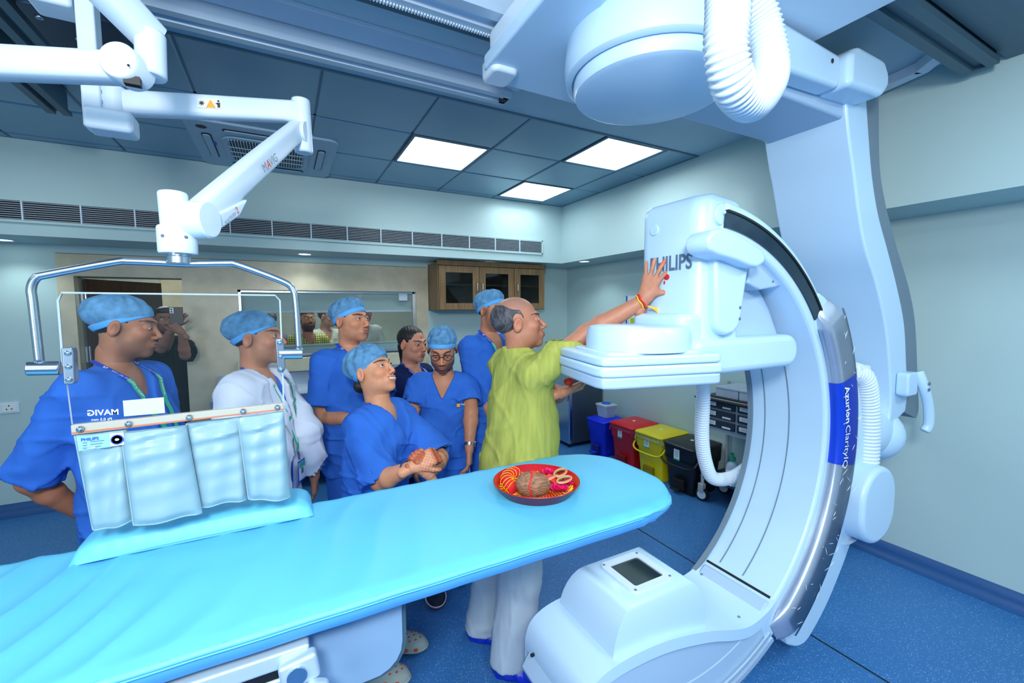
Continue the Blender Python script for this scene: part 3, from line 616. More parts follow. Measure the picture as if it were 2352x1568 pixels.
# detector drum and panel
MB().lathe([(.17, 1.455), (.178, 1.457), (.180, 1.49), (.176, 1.525), (.168, 1.537), (.15, 1.541), (0, 1.541)], (1.107, 1.14, 0), 56).obj('detector_turntable', WHITE, ca, smooth='auto')
MB().prism(rrect(1.21, 1.03, 1.33, 1.29, .04, 6), 1.46, 1.58, 'z').obj('turntable_neck', WHITE, ca, bev=.02, seg=3, smooth='auto')
def chamf(x0, y0, x1, y1, c, r=.0):
    return [(x0+c, y0), (x1-.03, y0), (x1-.008, y0+.008), (x1, y0+.03), (x1, y1-.03), (x1-.03, y1), (x0+c, y1), (x0+.25*c, y1-.25*c), (x0, y1-c), (x0, y0+c), (x0+.25*c, y0+.25*c)]
pan = math.radians(-14)
def rp(poly): return [(.85+u*math.cos(pan)-v*math.sin(pan), 1.016+u*math.sin(pan)+v*math.cos(pan)) for u, v in poly]
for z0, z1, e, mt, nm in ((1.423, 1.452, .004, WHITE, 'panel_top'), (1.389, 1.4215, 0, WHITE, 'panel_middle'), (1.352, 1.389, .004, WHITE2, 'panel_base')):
    MB().prism(rp(chamf(-.015+e, -.012+e, .43-e, .38-e, .045)), z0, z1, 'z').obj(nm, mt, ca, bev=.008, seg=3, smooth='auto')
MB().prism(rp(chamf(.03, .03, .38, .33, .04)), 1.44, 1.462, 'z').obj('panel_crown', WHITE, ca, bev=.01, seg=3, smooth='auto')
# tube end at the bottom
top = smooth_path([(u, 0, v) for u, v in ((.762, .30), (.764, .36), (.79, .415), (.86, .450), (.98, .462), (1.15, .45), (1.35, .405), (1.5, .355), (1.6, .335), (1.70, .352), (1.765, .385))], 5)
tp = [(p.x, p.z) for p in top]
bot = arcpts(CC.x, CC.z, .87, -56, -121, 24)
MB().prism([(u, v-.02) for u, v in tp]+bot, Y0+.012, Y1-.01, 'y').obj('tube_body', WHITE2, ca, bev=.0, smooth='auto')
top2 = tp+[(u, v-.045) for u, v in tp[::-1]]
MB().prism(top2, Y0-.004, Y1+.004, 'y').obj('tube_cover', WHITE, ca, bev=.012, seg=3, smooth='auto', label='white top cover of the x-ray tube end')
# left end cap
def frus(x0, x1, y0, y1, X0, X1, YY0, YY1, za, zb, n=8):
    mb = MB(); vs = []; fs = []
    for i in range(n+1):
        t_ = i/n; e = math.sin(t_*PI/2)**1.0; f_ = 1-math.cos(t_*PI/2)
        a0, a1, b0, b1 = lerp(x0, X0, f_), lerp(x1, X1, f_), lerp(y0, YY0, f_), lerp(y1, YY1, f_); z = lerp(za, zb, e)
        vs += [(a0, b0, z), (a1, b0, z), (a1, b1, z), (a0, b1, z)]
    for i in range(n):
        for k in range(4): fs.append((i*4+k, i*4+(k+1) % 4, (i+1)*4+(k+1) % 4, (i+1)*4+k))
    fs += [(3, 2, 1, 0), tuple(n*4+k for k in range(4))]
    return mb.add(vs, fs)
col_ = frus(.90, 1.36, 1.02, 1.33, 1.02, 1.27, 1.045, 1.29, .40, .60).obj('collimator', WHITE, ca, smooth='auto', label='white tapered box with dark window, facing up')
wf = MB(); a, b, c, d = 1.045, 1.245, 1.067, 1.267; e = .03
fo = rrect(a, c, b, d, .03); fi = rrect(a+e, c+e, b-e, d-e, .01)
vs = [(u, v, .608) for u, v in fo]+[(u, v, .608) for u, v in fi]+[(u, v, .600) for u, v in fo]+[(u, v, .600) for u, v in fi]; n = len(fo)
fs = [(k, (k+1) % n, n+(k+1) % n, n+k) for k in range(n)]+[(k, 2*n+k, 2*n+(k+1) % n, (k+1) % n) for k in range(n)]+[(n+k, n+(k+1) % n, 3*n+(k+1) % n, 3*n+k) for k in range(n)]
wf.add(vs, fs).obj('window_frame', WARMW, col_, smooth='auto')
B((a+e-.005, c+e-.005, .600), (b-e+.005, d-e+.005, .6025)).obj('window_pane', M('smoked_window', (26, 40, 46), .08, var=.2, vs=10, spec=.8), col_)
for x in (a+.015, b-.015):
    for y in (c+.015, d-.015): MB().tube([(x, y, .607), (x, y, .6095)], .005, 10).obj('screw', INKG, col_)
for x, y, z in ((1.60, 1.05, .335), (1.69, 1.30, .350), (1.25, 1.03, .432)): MB().tube([(x, y, z), (x, y, z+.003)], .006, 10).obj('screw', GREYS, ca)
MB().tube([(.76, 1.28, .34), (.748, 1.28, .34)], .006, 10).obj('hole', BLACK, ca)

# ================================================================ patient table
tb = thing('patient_table', 'long turquoise padded examination table across the foreground', 'table', (-.2, 1.16, 0))
TX0, TX1, TY0, TY1, TZ = -1.9, 1.168, .912, 1.462, 1.0
def edge_r(x):   # half width near the rounded head end
    xe = TX1-.26
    if x <= xe: return 1.0
    return max(0.0, 1-((x-xe)/.26)**2.6)**(1/2.2)
mb = MB(); nu, nv = 260, 44
def top_pt(u, v):
    x = TX0+(TX1-TX0)*(1-(1-u)**1.25) if False else lerp(TX0, TX1, u); k = edge_r(x); yc = (TY0+TY1)/2; hw = (TY1-TY0)/2*max(k, .02)
    s = v*2-1; prof = abs(s)
    y = yc+s*hw; roll = max(0, prof-.90)/.10; z = TZ-.009*roll**2-.008*max(0, (x-(TX1-.03))/.03)**2
    w_ = 1 if x < .25 else max(0, 1-(x-.25)/.35)
    ph = x*58-s*6.4+1.4*math.sin(s*2.2+x*3)+.8*math.sin(x*17)
    amp = .0085*(1-abs(s)**6)*max(0, w_)*(0.3+.7*max(0, min(1, (-x+.35)/.7)))
    z += amp*(1-2*abs(math.sin(ph/2))**.8)*(.6+.4*math.sin(x*11+s*2)) + .0015*math.sin(x*70+s*9)*(roll)
    return (x, y, z)
mb.grid(top_pt, nu, nv)
mb.obj('mattress_top', MATT, tb, smooth=True, label='smooth turquoise vinyl mattress top')
path = []
for k in range(121): path.append(lerp(TX0, TX1, (k/120)))
edge = [(x, (TY0+TY1)/2-(TY1-TY0)/2*max(edge_r(x), .02)) for x in path]+[(x, (TY0+TY1)/2+(TY1-TY0)/2*max(edge_r(x), .02)) for x in path[::-1]]
def fill_e(pts, step=.02):
    o = []
    for a, b in zip(pts[:-1], pts[1:]):
        d = math.dist(a, b); n = max(1, int(d/step))
        for k in range(n): o.append((lerp(a[0], b[0], k/n), lerp(a[1], b[1], k/n)))
    o.append(pts[-1]); return o
edge = fill_e(edge)
def skirtpt(u, v):
    i = min(len(edge)-1, int(round(u*(len(edge)-1)))); x, y = edge[i]; yc = (TY0+TY1)/2
    nx_, ny_ = (0, -1) if y < yc else (0, 1)
    if x > TX1-.26:
        q = Vector(((x-(TX1-.26))/.26, (y-yc)/.30)).normalized(); nx_, ny_ = q.x, q.y
    z = lerp(TZ-.008, TZ-.022, v); o_ = .006*math.sin(v*PI)+.0008*math.sin(i*.9)*v+((.006*math.sin(i*1.1)+.004*math.sin(i*1.9))*v if x > .92 else 0)
    return (x+nx_*o_, y+ny_*o_, z)
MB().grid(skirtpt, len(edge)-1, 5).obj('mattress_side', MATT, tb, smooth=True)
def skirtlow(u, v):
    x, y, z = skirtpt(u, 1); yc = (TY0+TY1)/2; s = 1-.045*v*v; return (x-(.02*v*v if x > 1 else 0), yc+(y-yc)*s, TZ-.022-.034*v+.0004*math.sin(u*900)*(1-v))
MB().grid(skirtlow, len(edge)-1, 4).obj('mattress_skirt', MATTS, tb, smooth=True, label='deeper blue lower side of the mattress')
def pipe_():
    return MB().tube([(skirtpt(i/(len(edge)-1), 1)[0], skirtpt(i/(len(edge)-1), 1)[1]-.002*(1 if edge[i][1] < 1.16 else -1), TZ-.022) for i in range(0, len(edge), 2)], .0022, 6)
pipe_().obj('piping', MATT, tb, smooth=True)
un = [(x, 1.187+(y-1.187)*.88) for x, y in edge[::3]]
MB().prism(un, TZ-.066, TZ-.03, 'z').obj('table_board', WARMW, tb)
# accessory rail, sub-frame and clamp
MB().box((-1.9, .925, .89), (.02, .97, .925)).obj('side_rail', ALU, tb, bev=.006); MB().box((-1.9, .935, .868), (.0, .96, .89)).obj('rail_groove', BLACK, tb)
MB().box((-1.9, .93, .825), (-.02, .98, .868)).obj('lower_rail', ped if False else ALU, tb, bev=.008)
MB().box((-.035, .90, .86), (.035, .93, .915), Matrix.Rotation(math.radians(-8), 3, 'Y')).obj('clamp', ALU, tb, bev=.008)
MB().tube([(-.005, .90, .888), (-.005, .894, .888)], .018, 20).obj('clamp_knob', STEEL, tb)
MB().box((.0, .885, .80), (.045, .915, .865), Matrix.Rotation(math.radians(25), 3, 'Y')).obj('clamp_lever', ALU, tb, bev=.012)
ped = M('pedestal_panel', (124, 160, 196), .4, var=.02)
MB().prism([(-1.2, .92), (.225, .92), (.225, .80), (.221, .775), (.210, .755), (.193, .740), (.170, .731), (.15, .73), (-1.2, .73)], 1.0, 1.32, 'y').obj('base_panel', ped, tb, bev=.003, label='blue-grey carriage panel beneath the mattress')
MB().prism([(-1.2, .925), (.236, .925), (.236, .79), (.231, .765), (.218, .744), (.198, .728), (.173, .720), (-1.2, .720)], 1.008, 1.31, 'y').obj('base_edging', ALUD, tb, bev=.003)
B((-1.2, 1.02, 0), (-.35, 1.30, .73)).obj('column', ped, tb, bev=.02)
# ---- arm board cushion on the far side
ab = thing('arm_board_cushion', 'small turquoise cushion along the far left table edge', 'cushion', (-.2, 1.43, 1.0))
def cush(u, v):
    x = lerp(-.47, .055, u); y = lerp(1.345, 1.50, v); e = min(1, (1-abs(2*u-1)**10))*(1-abs(2*v-1)**5)
    return (x, y+.01*math.sin(u*3), 1.003+.050*e**.5+.0015*math.sin(u*90)*(1-v)*(v > .02))
MB().grid(cush, 60, 16).obj('cushion_top', MATT, ab, smooth=True); B((-.46, 1.35, 1.0), (.045, 1.495, 1.006)).obj('cushion_base', MATTS, ab, bev=.004)
tag(ab, kind=None)

# ================================================================ ceiling-hung lead shield
sh = thing('radiation_shield', 'clear acrylic shield with hanging lead curtain on jointed white ceiling arm', 'radiation shield', (-.2, 1.3, 1.08))
YS = 1.32
def S(px, py, dy=0): return P(px, py, y=YS+dy)
a1, a2, a3, a4 = S(133, 673), S(642, 679), S(650, 932), S(163, 985)
def slab(ps, th, r=0):
    n = len(ps); return MB().add([tuple(p) for p in ps]+[(p.x, p.y+th, p.z) for p in ps], [tuple(range(n)), tuple(range(2*n-1, n-1, -1))]+[(k, (k+1) % n, n+(k+1) % n, n+k) for k in range(n)])
scr = slab([S(142, 672), S(632, 678), S(643, 690), S(647, 790), S(652, 935), S(166, 990), S(152, 880), S(158, 870), S(150, 860), S(144, 830), S(133, 690)], .008).obj('acrylic_screen', ACRY, sh, bev=0)
em = MB().tube([S(152, 880), S(158, 870), S(150, 860), S(144, 830), S(133, 690), S(142, 672), S(632, 678), S(643, 690), S(647, 790), S(652, 935)], .0022, 6); em.obj('screen_edge', M('acrylic_edge', (170, 190, 215), .2), scr)
st_ = slab([S(162, 977, -.006), S(650, 926, -.006), S(651, 940, -.006), S(164, 999, -.006)], .016).obj('clamp_strip', M('beige_clamp_strip', (176, 180, 172), .5), sh, bev=.001)
slab([S(164, 993, -.007), S(651, 938, -.007), S(651, 941, -.007), S(164, 997, -.007)], .002).obj('orange_edge', M('copper_edge', (190, 120, 90), .4), st_)
for x, y in ((183, 986), (294, 974), (434, 959), (558, 945), (637, 936)): p = S(x, y, -.012); MB().lathe([(.0075, -.004), (.006, .002), (0, .004)], p, 14, axis=(0, -1, 0)).obj('bolt', STEEL, st_, smooth=True)
def curtain(tl, tr, br, bl_, dy, seed, mat=CURT):
    A, Bq, Cq, D = [S(*q) for q in (tl, tr, br, bl_)]
    def fn(u, v):
        t0 = A.lerp(Bq, u); t1 = D.lerp(Cq, u); p = t0.lerp(t1, v)
        w_ = 1-abs(2*u-1)**6
        d = -.022*w_*min(1, v*5+.3)*(1-.5*max(0, v-.93)/.07) + .0045*math.sin(v*(26+seed)+u*2.2+seed)*w_*max(.2, 1-v) + .005*math.sin(u*9+v*4+seed)*w_ + .002*math.sin(v*60+u*5+seed*2)*w_*math.exp(-((v-.1)/.15)**2)
        return (p.x, p.y+dy+d-(.01 if 0 else 0), p.z+.002*math.sin(u*7+seed)*v)
    f = MB().grid(fn, 26, 40)
    def fb(u, v):
        x, y, z = fn(u, v); t0 = A.lerp(Bq, u).lerp(D.lerp(Cq, u), v); return (x, t0.y+dy+.012, z)
    f.grid(fb, 26, 40)
    # close rim
    rim = [(i/26, 0) for i in range(27)]+[(1, j/40) for j in range(1, 41)]+[(1-i/26, 1) for i in range(1, 27)]+[(0, 1-j/40) for j in range(1, 40)]
    k = len(rim); f.add([fn(*q) for q in rim]+[fb(*q) for q in rim], [(i, (i+1) % k, k+(i+1) % k, k+i) for i in range(k)])
    o = f.obj('curtain_panel', mat, sh, smooth='auto', weld=True)
    pts = [Vector(fn(u, v))+Vector((0, -.001, 0)) for u, v in [(0, j/20) for j in range(21)]+[(i/12, 1) for i in range(1, 13)]]
    MB().tube(pts, .0018, 6).obj('stitched_edge', mat, o, smooth=True)
    return o
c1 = curtain((172, 1000), (290, 987), (312, 1192), (214, 1217), 0, 1)
c3 = curtain((428, 972), (556, 958), (570, 1142), (462, 1162), 0, 5)
c2 = curtain((284, 990), (430, 974), (467, 1170), (312, 1198), -.018, 3)
c4 = curtain((548, 957), (652, 942), (668, 1136), (572, 1140), -.018, 7)
# sticker
def stick(pts, mat, dy, nm='sticker'): return slab([S(x, y, dy) for x, y in pts], .001).obj(nm, mat, c1)
stick([(176, 1004), (252, 996), (254, 1026), (181, 1036)], SKYLAB, -.026); stick([(252, 996), (284, 993), (285, 1021), (254, 1025)], WSTICK, -.026)
p = S(269, 1009, -.0275); MB().lathe([(.0115, 0), (.0115, .0008), (0, .0008)], p, 20, axis=(0, -1, 0)).obj('round_icon', INKBL, c1)
MB().lathe([(.0095, .0009), (.0075, .0009)], p, 20, axis=(0, -1, 0)).obj('icon_ring', INKW, c1); MB().ball(p+Vector((0, -.001, 0)), (.004, .0006, .003), 8).obj('icon_mark', INKW, c1)
ux = (S(252, 996)-S(176, 1004)).normalized(); text('PHILIPS', .0095, S(186, 1013, -.0275), ux, (0, 0, 1), INKBL, c1, bold=.0002)
ln = MB()
for k in range(3):
    a = S(207, 1015+k*6, -.0275); ln.box(a, a+Vector((.024-.003*k, .0005, .0012))); a = S(190, 1018+k*6, -.0275); ln.box(a, a+Vector((.007, .0005, .0014)))
ln.obj('fine_print', INKG, c1)
# white label patch and mirrored print on the acrylic (seen from behind)
slab([S(282, 920, -.001), S(376, 912, -.001), S(379, 948, -.001), S(285, 956, -.001)], .0005).obj('blank_label', M('label_patch', (190, 204, 214), .5), scr, bev=0)
dx = Vector((-1, 0, .06)); text('MAVIG', .0185, S(274, 951, -.001), dx, (0, 0, 1), INKW, scr, eps=-.001, sx=1.0, bold=.0003); text('Pb 0.5 mm', .0085, S(258, 964, -.001), dx, (0, 0, 1), INKW, scr, eps=-.001)
# yoke tube
yk = smooth_path([S(92, 840), S(76, 700), S(72, 662), S(84, 638), S(110, 630), S(262, 602), S(300, 600), S(390, 604), S(440, 606), S(520, 605), S(548, 609), S(645, 645), S(672, 664), S(680, 700), S(687, 805)], 6)
MB().tube(yk, .0085, 14).obj('yoke_tube', STEEL, sh, smooth=True, label='bent stainless tube carrying the screen')
for (x0, y0, x1, y1) in ((63, 846, 140, 845), (640, 812, 695, 811)):
    MB().tube([S(x0, y0), S(x1, y1)], .0155, 20).obj('yoke_joint', STEEL, sh, smooth='auto', bev=.002)
for cx_, cy_, h_, w_ in ((155, 841, 42, 14), (643, 817, 38, 9)):
    pl = slab([S(cx_-w_-2, cy_-h_, -.012), S(cx_+w_-4, cy_-h_-2, -.012), S(cx_+w_, cy_-h_+8, -.012), S(cx_+w_+4, cy_+h_-8, -.012), S(cx_+w_-2, cy_+h_, -.012), S(cx_-w_+4, cy_+h_, -.012)], .024).obj('clamp_plate', M('bright_plate', (130, 150, 172), .3, metal=.8), sh, bev=.003)
    for dy_ in (-30, 1, 31): MB().lathe([(.0065, -.003), (.005, .002), (0, .003)], S(cx_+1+dy_*.04, cy_+dy_, -.014), 14, axis=(0, -1, 0)).obj('bolt', STEEL, pl, smooth=True)
# joint + arms
J0 = S(411, 600); MB().lathe([(.026, -.005), (.026, .010), (.024, .012), (.024, .022), (0, .022)], J0, 28).obj('steel_collar', STEEL, sh, smooth='auto')
MB().lathe([(.038, .018), (.040, .022), (.040, .078), (.038, .082), (0, .084)], J0, 32).obj('lower_joint', WARMW, sh, smooth='auto')
for s in (-1, 1): MB().ball(J0+Vector((s*.022, -.034, .055)), .004, 8).obj('set_screw', INKG, sh)
MB().tube([J0+Vector((-.002, 0, .07)), J0+Vector((-.004, 0, .165))], .030, 26).obj('joint_post', WARMW, sh, smooth='auto', bev=.006)
q0 = P(446, 505, y=YS-.01); q1 = P(690, 292, d=1.62)
def armbar(a, b, wa, wb, ha, hb, nm, mat=WARMW, up=(0, 0, 1), n=10, label=None, mid=0):
    a, b = Vector(a), Vector(b); d = (b-a).normalized(); s = d.cross(Vector(up)).normalized(); u = s.cross(d); vs = []; fs = []; K = 12; n = 16
    for i in range(K+1):
        t_ = i/K; c = a.lerp(b, t_); w_ = lerp(wa, wb, t_); h_ = lerp(ha, hb, t_)*(1+mid*math.sin(t_*PI)); 
        for k in range(n):
            an = 2*PI*k/n; ca_, sa_ = math.cos(an), math.sin(an)
            vs.append(c+s*w_*math.copysign(abs(ca_)**.45, ca_)+u*h_*math.copysign(abs(sa_)**.45, sa_))
    for i in range(K):
        for k in range(n): fs.append((i*n+k, i*n+(k+1) % n, (i+1)*n+(k+1) % n, (i+1)*n+k))
    fs += [tuple(range(n-1, -1, -1)), tuple(K*n+k for k in range(n))]
    return MB().add(vs, fs).obj(nm, mat, sh if nm != 'boom' else None, smooth='auto', label=label)
sp = armbar(q0+(q0-q1)*.02, q1, .027, .024, .033, .031, 'spring_arm', label='slanting white spring arm with grey lettering', mid=.10)
# side shroud
sd = (q1-q0).normalized(); su = Vector((sd.z*-1, 0, 0))
ax = sd.cross(Vector((0, 0, 1))).normalized(); up = ax.cross(sd)
cn = -1 if ax.dot(Vector((0, -1, 0))) < 0 else 1; axn = ax*cn
MB().lathe([(.044, -.02), (.044, .036), (.040, .040), (0, .041)], q0, 36, axis=axn).obj('joint_disc', WARMW, sh, smooth='auto')
shp = [q0+sd*.02-up*.040, q0+sd*.13-up*.052, q0+sd*.20-up*.035, q0+sd*.02+up*.0]
vs = [p+axn*.034 for p in shp]+[p-axn*.02 for p in shp]
MB().add(vs, [(0, 1, 2, 3), (7, 6, 5, 4)]+[(k, (k+1) % 4, 4+(k+1) % 4, 4+k) for k in range(4)]).obj('shroud', WARMW, sh, bev=.006)
pt = q0.lerp(q1, .44)+axn*.031-up*.012
xd = sd if True else -sd
yd = axn.cross(xd)
text('M', .036, pt, xd, yd, INKG, sp, eps=.001); text('A', .036, pt+xd*.031, xd, yd, INKR, sp, eps=.001, bold=.0006); text('VIG', .036, pt+xd*.053, xd, yd, INKG, sp, eps=.001)
text('PORTEGRA', .012, q0+axn*.036+sd*.05-up*.038, xd, yd, INKG, sp, eps=.001); text('2', .026, q0+axn*.036+sd*.115-up*.040, xd, yd, INKR, sp, eps=.001)
e1 = P(690, 240, d=1.60)
MB().tube([P(690, 228, d=1.60), P(698, 352, d=1.62)], .032, 24).obj('elbow_post', WARMW, sh, smooth='auto', bev=.006)
MB().lathe([(.036, -.03), (.038, .03), (0, .032)], P(688, 305, d=1.60), 30, axis=axn).obj('joint_disc', WARMW, sh, smooth='auto')
b0 = P(262, 236, d=1.32)
ba = armbar(b0, P(690, 258, d=1.60), .026, .026, .036, .036, 'horizontal_arm', label='level white arm with warning sticker')
hxv = (P(690, 258, d=1.60)-b0).normalized(); hz = Vector((0, 0, 1)); hn = hxv.cross(hz).normalized(); hn = -hn if hn.y > 0 else hn
pc = b0.lerp(P(690, 258, d=1.60), .40)+hn*.0275-hz*.012
def plate(c, w_, h_, mat, e, nm, par):
    q = [c+hn*e, c+hn*e+hxv*w_, c+hn*e+hxv*w_+hz*h_, c+hn*e+hz*h_]; return MB().add(q, [(0, 1, 2, 3)]).obj(nm, mat, par)
stk = plate(pc, .070, .030, WSTICK, .0, 'warning_sticker', ba)
MB().add([pc+hn*.001+hxv*.024+hz*.002, pc+hn*.001+hxv*.052+hz*.002, pc+hn*.001+hxv*.038+hz*.028], [(0, 1, 2)]).obj('amber_triangle', YEL, stk)
st5 = [];
for k in range(14): r_ = .010 if k % 2 == 0 else .004; a_ = 2*PI*k/14; st5.append(pc+hn*.001+hxv*(.013+r_*math.cos(a_))+hz*(.015+r_*math.sin(a_)))
MB().add(st5, [tuple(range(14))]).obj('burst_mark', INKB, stk)
fg = MB(); c_ = pc+hn*.001+hxv*.060
fg.add([c_+hxv*(.0035*math.cos(a*PI/4))+hz*(.024+.0035*math.sin(a*PI/4)) for a in range(8)], [tuple(range(8))]); fg.add([c_-hxv*.003+hz*.003, c_+hxv*.004+hz*.003, c_+hxv*.005+hz*.019, c_-hxv*.004+hz*.019], [(0, 1, 2, 3)]); fg.add([c_-hxv*.008+hz*.017, c_-hxv*.008+hz*.014, c_+hz*.014, c_+hz*.018], [(0, 1, 2, 3)]); fg.obj('figure_mark', INKB, stk)
# ceiling post with block
pz = P(222, 300, d=1.30)
MB().box((pz.x-.022, pz.y-.03, pz.z-.0), (pz.x+.022, pz.y+.03, ZC)).obj('ceiling_post', WARMW, sh, bev=.006)
MB().box((pz.x-.02, pz.y-.045, pz.z-.005), (pz.x+.095, pz.y+.045, pz.z+.06)).obj('pivot_block', WARMW, sh, bev=.014, seg=3)
MB().tube([b0-Vector((0, 0, .05)), b0+Vector((0, 0, .045))], .034, 24).obj('arm_pivot', WARMW, sh, smooth='auto', bev=.005)
MB().box((pz.x+.023, pz.y-.02, b0.z-.02), (pz.x+.033, pz.y+.01, b0.z-.008)).obj('stop_screw', BLACK, sh); MB().box((pz.x+.023, pz.y-.02, b0.z+.01), (pz.x+.033, pz.y+.01, b0.z+.022)).obj('stop_screw', BLACK, sh)

# ================================================================ second suspension arm (upper left corner)
mo = thing('equipment_boom', 'thick white jointed ceiling arm in upper left corner', 'support arm', P(295, 155, d=1.05))
sh_keep = sh; sh = mo
A0 = P(-260, 132, d=1.0); A1 = P(315, 160, d=1.08)
armbar(A0, A1, .030, .030, .037, .034, 'forearm')
ad = (A1-A0).normalized(); an_ = ad.cross(Vector((0, 0, 1))).normalized(); an_ = -an_ if an_.y > 0 else an_
MB().lathe([(.043, -.03), (.043, .034), (.040, .038), (0, .0385)], P(295, 156, d=1.075), 40, axis=an_).obj('joint_disc', WARMW, mo, smooth='auto')
MB().ball(P(295, 150, d=1.034), .003, 8).obj('centre_screw', BLACK, mo)
MB().tube([P(345, 75, d=1.11), P(348, 178, d=1.11)], .033, 24).obj('elbow_post', WARMW, mo, smooth='auto', bev=.006)
armbar(P(352, 92, d=1.13), P(150, -120, d=.95), .033, .034, .040, .042, 'upper_arm')
MB().box(P(300, 188, d=1.06)-Vector((.012, .01, .008)), P(300, 188, d=1.06)+Vector((.02, .01, .012))).obj('stop_block', BLACK, mo)
sh = sh_keep
t = thing('carriage_plate', 'dark ceiling carriage plate above the upper left arm', 'plate', P(200, 40, d=1.5))
p = P(235, 60, d=1.7); MB().prism(rrect(p.x-.16, p.y-.25, p.x+.10, p.y+.15, .03), 2.62, 2.66, 'z').obj('mounting_plate', M('dark_plate', (48, 70, 92), .4, metal=.5, var=.05), t, bev=.004)
for k in range(4): MB().lathe([(.012, 0), (.01, -.006), (0, -.007)], (p.x-.12+.07*k, p.y-.18+.1*k, 2.62), 12).obj('bolt', STEEL, t, smooth=True)
t = thing('ceiling_bracket_box', 'small white box hanging by the dark tracks at top left', 'bracket', P(130, 15, d=1.2))
p = P(125, 10, d=1.25); MB().box(p-Vector((.05, .05, .02)), p+Vector((.05, .05, .10))).obj('cover', WARMW, t, bev=.012, seg=3); MB().box(p+Vector((-.02, -.02, .1)), (p.x+.02, p.y+.02, ZC)).obj('stem', WARMW, t)

# ================================================================ pedal bins along the right wall
def bin_(name, label, cy, rgb, bag=None, handle=False, depth=.29, wd=.33, h=.44, lidmark=True, x1=3.30):
    body = M(name+'_plastic', rgb, .35, var=.03, vs=5); lidc = body; x0 = x1-depth-.06
    t = thing('pedal_bin', label, 'waste bin', ((x0+x1)/2, cy, 0), 'coloured pedal bins along the right wall')
    vs = []; fs = []; rings = []
    for z, e in ((0, .035), (.02, .028), (h*.62, .01), (h*.66, 0), (h*.9, -.004), (h*.93, -.004)):
        rings.append([(u, v, z) for u, v in rrect(x0+e, cy-wd/2+e, x1-e, cy+wd/2-e, .03, 4)])
    n = len(rings[0]); mb = MB(); vs = [p for r_ in rings for p in r_]
    for i in range(len(rings)-1):
        for k in range(n): fs.append((i*n+k, i*n+(k+1) % n, (i+1)*n+(k+1) % n, (i+1)*n+k))
    fs.append(tuple(range(n-1, -1, -1))); fs.append(tuple((len(rings)-1)*n+k for k in range(n)))
    bd = mb.add(vs, fs).obj('body', body, t, smooth='auto')
    l = MB(); lx0, lx1, ly0, ly1 = x0-.02, x1+.005, cy-wd/2-.012, cy+wd/2+.012; R_ = []
    for z, e in ((h*.93, .002), (h*.96, 0), (h*.975, .006), (h*.985, .03), (h*1.0, .045), (h*1.005, .055)):
        R_.append([(u, v, z+.03*(u-lx0)) for u, v in rrect(lx0+e, ly0+e, lx1-e, ly1-e, .035, 4)])
    vs = [p for r_ in R_ for p in r_]; fs = []
    for i in range(len(R_)-1):
        for k in range(n): fs.append((i*n+k, i*n+(k+1) % n, (i+1)*n+(k+1) % n, (i+1)*n+k))
    fs.append(tuple(range(n-1, -1, -1))); fs.append(tuple((len(R_)-1)*n+k for k in range(n)))
    ld = l.add(vs, fs).obj('lid', body, t, smooth='auto')
    B((x0-.012, cy-.06, .03), (x0+.03, cy+.06, .12)).obj('pedal_recess', M(name+'_recess', tuple(int(c*.55) for c in rgb), .6), t, bev=.008)  # box in darkened body colour, painting the shade of a recess
    B((x0-.05, cy-.045, .03), (x0+.02, cy+.045, .05)).obj('pedal', body, t, bev=.006)
    if lidmark: MB().lathe([(.016, 0), (.015, .003), (0, .003)], ((lx0+lx1)/2, cy, h*1.005+.03*.17), 16).obj('lid_sticker', WSTICK, ld)
    if bag:
        bm_ = M(name+'_liner', bag, .35, var=.1, vs=30, bump=.4, bs=60); m2 = MB()
        def fn(u, v):
            per = rrect(x0-.008, cy-wd/2-.008, x1, cy+wd/2+.006, .03, 10); p = per[int(u*(len(per)-1))]; k = u*90
            o = .008*math.sin(k)+.006*math.sin(k*2.3+1); cx = (x0+x1)/2
            q = Vector((p[0]-cx, p[1]-cy)).normalized(); zz = h*.94-v*(.055+.02*math.sin(u*23)); return (p[0]+q.x*(o*v+.004), p[1]+q.y*(o*v+.004), zz)
        m2.grid(fn, 160, 6).obj('bag_liner', bm_, t, smooth=True)
    if handle:
        hh = [(x0+.05, cy-wd/2-.012, h*.80), (x0-.01, cy-wd/2-.014, h*.66), (x0-.03, cy-wd/2+.03, h*.58), (x0-.035, cy, h*.56), (x0-.03, cy+wd/2-.03, h*.58), (x0-.01, cy+wd/2+.014, h*.66), (x0+.05, cy+wd/2+.012, h*.80)]
        MB().tube(smooth_path(hh, 6), .009, 8).obj('carry_handle', body, t, smooth=True)
    if name == 'blue_bin': return t
    lb = B((x0-.004, cy-.01, h*.66), (x0-.001, cy+.05, h*.88)).obj('label', WSTICK, bd)
    B((x0-.005, cy-.01, h*.66), (x0-.002, cy+.05, h*.69)).obj('label_stripe', GREEN, lb)
    g_ = MB()
    for k in range(4): g_.box((x0-.005, cy, h*.73+k*.014), (x0-.0035, cy+.04, h*.73+k*.014+.004))
    g_.obj('label_print', INKG, lb)
    return t
bin_('blue_bin', 'blue pedal bin beside the refrigerator', 3.66, (20, 50, 225), depth=.24, wd=.29, h=.40, x1=3.26, lidmark=False)
bin_('red_bin', 'red pedal bin with pink liner between the blue and yellow ones', 3.26, (206, 24, 34), (200, 60, 90), x1=3.32)
bin_('yellow_bin', 'yellow pedal bin with pale yellow liner and carry handle', 2.895, (222, 206, 10), (206, 206, 110), True, x1=3.32)
bin_('black_bin', 'black pedal bin nearest the drawer trolley', 2.545, (18, 20, 26), None, True, x1=3.32, h=.43)
t = thing('sharps_container', 'translucent sharps box with blue lid ring on the blue bin', 'box', (3.13, 3.66, .41))
TR = M('translucent_plastic', (196, 214, 232), .3, alpha=.72, var=.04)
